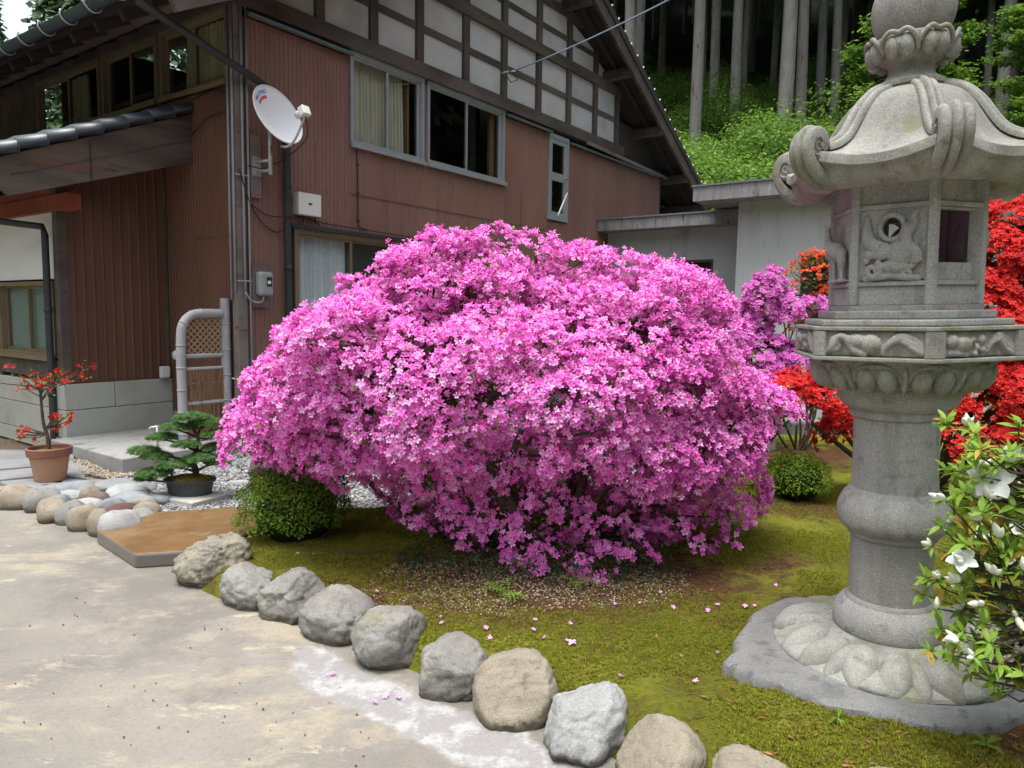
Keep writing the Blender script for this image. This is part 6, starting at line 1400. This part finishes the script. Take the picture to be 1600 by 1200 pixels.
# cobbles piled by the drive
cob = [(-3.35, 4.80, .25, .17, 'cobble_buff', 'a'), (-3.13, 4.74, .21, .17, 'rock_grey', 'g'), (-2.92, 4.52, .21, .16, 'cobble_buff', 'o'), (-2.76, 4.46, .18, .17, 'rock_grey', 'g'), (-2.60, 4.34, .19, .19, 'cobble_buff', 'a'), (-2.46, 4.24, .16, .17, 'rock_tan', 'a'), (-2.31, 4.18, .22, .18, 'rock_white', 'w'),
       (-2.32, 4.42, .18, .13, 'rock_grey', 'g'), (-2.80, 4.80, .17, .13, 'cobble_brown', 'n'), (-2.52, 4.58, .22, .10, 'cobble_red', 'r'), (-2.72, 5.05, .32, .11, 'rock_white', 'l'), (-2.95, 5.30, .27, .09, 'cobble_blue', 'b'), (-3.22, 5.18, .30, .10, 'cobble_blue', 'b'), (-3.37, 5.02, .22, .11, 'cobble_blue', 'b'),
       (-3.08, 4.95, .19, .09, 'rock_white', 'p'), (-3.05, 5.10, .12, .08, 'cobble_blue', 'b'), (-2.93, 4.95, .15, .13, 'rock_tan', 'a'), (-2.64, 4.70, .15, .11, 'cobble_blue', 'b'), (-2.47, 4.75, .20, .12, 'rock_grey', 'g'), (-2.35, 4.58, .16, .12, 'cobble_buff', 'a'), (-3.55, 5.08, .22, .09, 'cobble_buff', 'a'), (-3.55, 4.85, .16, .13, 'rock_tan', 'a'),
       (-2.60, 4.88, .26, .11, 'cobble_blue', 'b'), (-2.78, 4.64, .2, .12, 'rock_white', 'p'), (-3.2, 4.92, .18, .11, 'rock_grey', 'g'), (-2.72, 5.22, .2, .08, 'rock_grey', 'g'), (-2.45, 4.92, .2, .09, 'cobble_blue', 'b'), (-3.72, 4.92, .2, .13, 'rock_grey', 'g'), (-3.0, 4.72, .16, .12, 'cobble_blue', 'b')]
CL = {'o': 'orange-stained cobble at the front of the pile by the drive', 'w': 'largest whitish cobble touching the corner of the rusty slab', 'n': 'dark brown rounded cobble in the middle of the pile', 'r': 'flat dark red cobble in the pile', 'l': 'long flat white cobble at the back of the pile'}
CS = {'a': ('buff cobble in the pile by the drive', 'buff cobbles in the pile'), 'g': ('speckled grey cobble in the pile by the drive', 'grey cobbles in the pile'), 'b': ('smooth bluish cobble in the pile by the drive', 'bluish cobbles in the pile'), 'p': ('pale flat cobble in the pile by the drive', 'pale cobbles in the pile')}
for i, (x, y, w_, h, mat, c) in enumerate(cob):
    lab, grp = (CL[c], None) if c in CL else CS[c]
    rock('cobble', x, y, h * .28, w_ * .56, w_ * .44, h * .62, mat, 100 + i, lab, 'cobble', grp, .9 * math.sin(i * 2.3), sub=3, cuts=3 if i < 8 else 1, rough=.12 if i < 8 else .07)
rock('standing_stone', -2.0, 5.80, .10, .12, .10, .24, 'cobble_brown', 140, 'dark upright stone leaning on the gravel behind the clipped shrub', 'stone', None, .3, (0, .25), cuts=5)
rock('flat_stone', -2.10, 5.50, .015, .10, .07, .022, 'rock_white', 141, 'small flat white stone on the gravel', 'stone', None, .2, sub=3, cuts=0, rough=.05)
rock('mossy_boulder', 1.02, 4.95, .06, .30, .2, .17, 'rock_moss', 142, 'broad mossy boulder seen through the azalea branches', 'boulder', None, .1, cuts=4)
rock('mossy_boulder', .45, 5.05, .05, .26, .18, .14, 'rock_grey', 143, 'low grey boulder left of the bamboo spout behind the azalea', 'boulder', None, .6, cuts=4)
# foundation slab of the lantern
SL_ = [(.77, 2.44), (.82, 2.53), (.86, 2.62), (.93, 2.74), (1.0, 2.85), (1.08, 2.95), (1.15, 3.01), (1.28, 3.05), (1.42, 3.07), (1.6, 3.09), (1.78, 3.05), (1.93, 2.92), (2.02, 2.75), (2.0, 2.55), (1.92, 2.40), (1.8, 2.28), (1.68, 2.18), (1.56, 2.11), (1.43, 2.07), (1.33, 2.05), (1.25, 2.07), (1.16, 2.12), (1.07, 2.15), (.98, 2.21), (.91, 2.28), (.84, 2.33), (.79, 2.38)]
cx, cy = 1.38, 2.57; rr = random.Random(8); v = []; n = len(SL_) * 3; poly = []
for i in range(n):
    a, b = SL_[i // 3], SL_[(i // 3 + 1) % len(SL_)]; t_ = (i % 3) / 3; poly.append((a[0] + (b[0] - a[0]) * t_ + rr.uniform(-.012, .012), a[1] + (b[1] - a[1]) * t_ + rr.uniform(-.012, .012)))
f = []
for sc_, z in ((1.03, -.02), (1.015, .10), (1.0, .138), (.97, .150), (.9, .155), (.6, .1555)):
    for x, y in poly: v.append((cx + (x - cx) * sc_, cy + (y - cy) * sc_, z + (rr.uniform(-.006, .006) if .1 <= z < .152 else 0)))
for k in range(5):
    for i in range(n): j = (i + 1) % n; f.append((k * n + i, k * n + j, (k + 1) * n + j, (k + 1) * n + i))
f.append(tuple(range(5 * n, 6 * n))); o = MB().add(v, f).build('foundation_slab', m_['slab_dark'], None, 'auto'); tag(o, 'dark irregular flat slab under the stone lantern', 'slab')
# rusty hexagonal slab at the drive
hp = [(-2.36, 4.04), (-1.94, 3.64), (-1.66, 3.86), (-1.56, 4.02), (-1.50, 4.40), (-1.76, 4.64), (-2.28, 4.44)]
hp = [(-2.38, 4.06), (-1.95, 3.66), (-1.64, 3.74), (-1.53, 3.90), (-1.47, 4.38), (-1.75, 4.62), (-2.22, 4.46)]
o = MB().prism([(x + 1.95, y - 4.1) for x, y in hp], 0, .08).build('concrete_slab', m_['rusty_slab'], None, False, .012); o.location = (-1.95, 4.1, -.003); tag(o, 'thick angular concrete slab stained rusty brown', 'slab')
# flagstones before the entrance
fl = [[(-4.75, 6.6), (-4.3, 6.62), (-4.05, 6.3), (-4.5, 6.05)], [(-4.27, 6.6), (-3.95, 6.45), (-3.8, 6.2), (-4.02, 6.28)], [(-4.55, 6.02), (-4.08, 6.25), (-3.86, 5.95), (-4.2, 5.72)], [(-4.02, 6.23), (-3.78, 6.16), (-3.5, 5.8), (-3.82, 5.93)], [(-4.18, 5.68), (-3.86, 5.90), (-3.62, 5.62), (-3.9, 5.42)], [(-3.82, 5.88), (-3.48, 5.76), (-3.28, 5.5), (-3.58, 5.60)],
      [(-3.88, 5.38), (-3.6, 5.57), (-3.42, 5.36), (-3.65, 5.2)], [(-4.25, 5.62), (-3.94, 5.38), (-4.1, 5.2), (-4.5, 5.45)], [(-4.6, 5.95), (-4.25, 5.68), (-4.5, 5.48), (-4.9, 5.75)], [(-3.55, 5.56), (-3.25, 5.46), (-3.12, 5.38), (-3.38, 5.36)], [(-3.72, 6.1), (-3.42, 5.8), (-3.2, 5.62), (-3.42, 5.76), (-3.7, 6.02)]]
for i, pl in enumerate(fl):
    x0 = sum(p[0] for p in pl) / len(pl); y0 = sum(p[1] for p in pl) / len(pl)
    o = MB().prism([((x - x0) * .97, (y - y0) * .97) for x, y in pl][::-1], 0, .035 + .004 * (i % 3)).build('flagstone', m_['flagstone'], None, False, .008); o.location = (x0, y0, -.004); tag(o, 'grey irregular flagstone in the paving before the entrance wing', 'flagstone', 'entrance flagstones')

# ================================================================ pots
e = empty('potted_azalea', (-3.53, 5.45, .032), 0, 'thin red azalea growing in a terracotta pot on the flagstones', 'potted plant')
pot = MB().lathe([(.10, 0), (.105, .01), (.135, .19)], 36).build('pot', m_['terracotta'], e, 'auto')
MB().lathe([(.137, .19), (.152, .195), (.156, .25), (.148, .256), (.138, .25), (.134, .215), (.02, .21)], 36, cap=False).build('rim', m_['terracotta_rim'], pot, 'auto')
MB().lathe([(.136, .222), (.08, .236), (.01, .24)], 24).build('soil', m_['pot_moss'], pot, True)
r = np.random.default_rng(33); mb = MB(); tr = [(0, 0, .22), (-.01, .0, .34), (-.035, 0, .44), (-.05, .01, .58), (-.045, 0, .68), (-.03, 0, .76)]
mb.tube(arc(tr, 4), [.016 * (1 - .6 * i / 20) for i in range(21)], 7); tips = []
for k in range(42):
    reg = r.random(); 
    if reg < .62: b = Vector((-.045, 0, r.uniform(.6, .74))); t_ = Vector((r.normal(-.03, .14), r.normal(0, .1), r.uniform(.70, .88) ))
    elif reg < .85: b = Vector((-.015, 0, .40)); t_ = Vector((r.uniform(.02, .20), r.normal(0, .06), r.uniform(.40, .52)))
    else: b = Vector((-.01, 0, .36)); t_ = Vector((r.uniform(-.24, -.1), r.normal(0, .06), r.uniform(.30, .42)))
    mb.tube([b, b.lerp(t_, .5) + Vector((0, 0, -.01)), t_], [.005, .004, .002], 5, False); tips.append(t_)
mb.build('trunk', m_['bark_azalea'], e, True); rm = flower_mesh('blossom', 'petal_red', 1.0)
for t_ in tips:
    for j in range(r.integers(1, 4)):
        o = mesh_obj('blossom', rm, None, e); d = Vector(r.normal(0, .5, 3)) + Vector((0, -.4, .8)); o.matrix_local = Matrix.Translation(t_ + Vector(r.normal(0, .016, 3))) @ orient_z(d, r.uniform(0, 6)) @ Matrix.Scale(r.uniform(.016, .026), 4)
T = np.repeat(np.array([t_[:] for t_ in tips]), 7, 0) + r.normal(0, .022, (len(tips) * 7, 3)); scatter('leaves', LEAF4, LEAF4_F, T, frames(np.array([[0, -.3, .8]]) + r.normal(0, .5, T.shape)), r.uniform(.014, .03, len(T)), m_['leaf_box'], e)['kind'] = 'stuff'
# bonsai pine
e = empty('bonsai_pine', (-2.27, 5.03, .0505), 0, 'bonsai pine with layered pads in a dark oval tray pot', 'bonsai')
o = MB().box(-.22, .22, -.15, .15, 0, .055).build('paving_tile', m_['concrete_tile'], None, False, .008); o.location = (-2.27, 5.01, -.005); o.rotation_euler = (0, 0, R(-28)); tag(o, 'square grey concrete tile under the bonsai pot', 'tile')
pot = MB(); pv = [(.145, 0), (.15, .012), (.162, .085), (.18, .092), (.182, .108), (.172, .112), (.165, .10), (.02, .098)]; pot.lathe(pv, 40, cap=False); pot.v = [(x, y * .72, z) for x, y, z in pot.v]; PT = pot.build('pot', m_['bonsai_glaze'], e, 'auto')
sl_ = MB().ball((0, 0, .085), (.165, .118, .055), 24, 12).build('moss_mound', m_['pot_moss'], e, True)
tr = [(.03, 0, .10), (.045, 0, .16), (.02, .01, .23), (.05, 0, .31), (.06, .01, .40), (.03, 0, .47), (.04, 0, .53)]
mb = MB(); mb.tube(arc(tr, 5), [.027 * (1 - .75 * i / 30) for i in range(31)], 8)
padl = [(.03, 0, .54, .13, .045), (-.08, -.02, .47, .12, .04), (.15, .02, .50, .11, .04), (.20, -.03, .43, .09, .035), (-.17, -.03, .40, .11, .04), (-.30, -.03, .30, .12, .045), (-.21, -.05, .27, .11, .04), (.02, -.08, .36, .10, .035), (.20, .0, .33, .11, .04), (-.05, -.10, .22, .13, .045), (-.20, -.09, .16, .13, .045), (.12, -.09, .27, .12, .04), (.22, -.06, .24, .09, .03), (-.28, -.07, .12, .07, .03), (.06, .06, .48, .1, .04)]
P = []; N = []
for x, y, z, a, h in padl:
    m1 = min(tr, key=lambda q_: abs(q_[2] - (z - .05))); mb.tube([m1, ((m1[0] + x) / 2, (m1[1] + y) / 2, z - .035), (x, y, z - .012)], [.010, .008, .004], 6, False)
    m = 380; d = r.normal(0, 1, (m, 3)); d /= np.linalg.norm(d, axis=1, keepdims=True); d[:, 2] = np.abs(d[:, 2]); q_ = d * np.array([a, a * .8, h]) * r.uniform(.35, 1, (m, 1)) ** .5; P.append(q_ + np.array([x, y, z - .01])); N.append(d * .6 + np.array([0, 0, .9]) + r.normal(0, .3, (m, 3)))
mb.build('trunk', m_['bark_pine'], e, True); tv = []; tf = []
for k in range(12):
    a = k * 2.4; el = .35 + .6 * ((k * 7) % 12) / 12; d = np.array([math.cos(a) * math.cos(el), math.sin(a) * math.cos(el), math.sin(el)]); sd_ = np.array([-math.sin(a), math.cos(a), 0]) * .05; i = len(tv); tv += [tuple(-sd_), tuple(sd_), tuple(d)]; tf.append((i, i + 1, i + 2))
P = np.concatenate(P); N = np.concatenate(N); scatter('needles', np.array(tv), np.array(tf), P, frames(N), r.uniform(.022, .036, len(P)), m_['needle_pine'], e)['kind'] = 'stuff'
# bamboo spout and small lantern in the back garden
e = empty('bamboo_spout', (1.34, 4.75, .06), 0, 'log and bamboo water spout on a yellow bamboo post behind the azalea', 'water spout')
MB().tube([(0, 0, -.05), (0, 0, .42)], .024, 12).build('post', m_['bamboo_yellow'], e, True)
lg = MB().tube([(-.16, -.04, .455), (.14, .04, .475)], .042, 14).build('log', m_['log_wood'], e, 'auto'); MB().tube([(-.1605, -.0402, .455), (-.166, -.0415, .4545)], .040, 14).build('cut_end', m_['log_end'], lg, True)
MB().tube([(-.42, -.10, .40), (-.1, -.03, .47)], .016, 10).build('pipe', m_['bamboo_yellow'], e, True)
e = empty('snow_lantern', (2.35, 7.1, .05), 0, 'low stone snow lantern half hidden behind the mauve azalea', 'lantern')
MB().lathe([(.36, .80), (.38, .815), (.36, .84), (.22, .90), (.08, .94), (.05, .95)], 6).build('roof', m_['granite_weathered'], e, False, .01)
MB().lathe([(.13, .52), (.14, .53), (.14, .80), (.12, .81)], 6).build('fire_box', m_['granite'], e); MB().lathe([(.20, .44), (.24, .46), (.24, .51), (.2, .52)], 6).build('platform', m_['granite'], e)
MB().ball((0, 0, .98), (.06, .06, .07), 14, 10).build('finial', m_['granite'], e, True)
for k in range(4):
    a = R(45 + 90 * k); MB().tube(arc([(.12 * math.cos(a), .12 * math.sin(a), .45), (.22 * math.cos(a), .22 * math.sin(a), .36), (.25 * math.cos(a), .25 * math.sin(a), -.02)], 5), .05, 8).build('leg', m_['granite'], e, True)
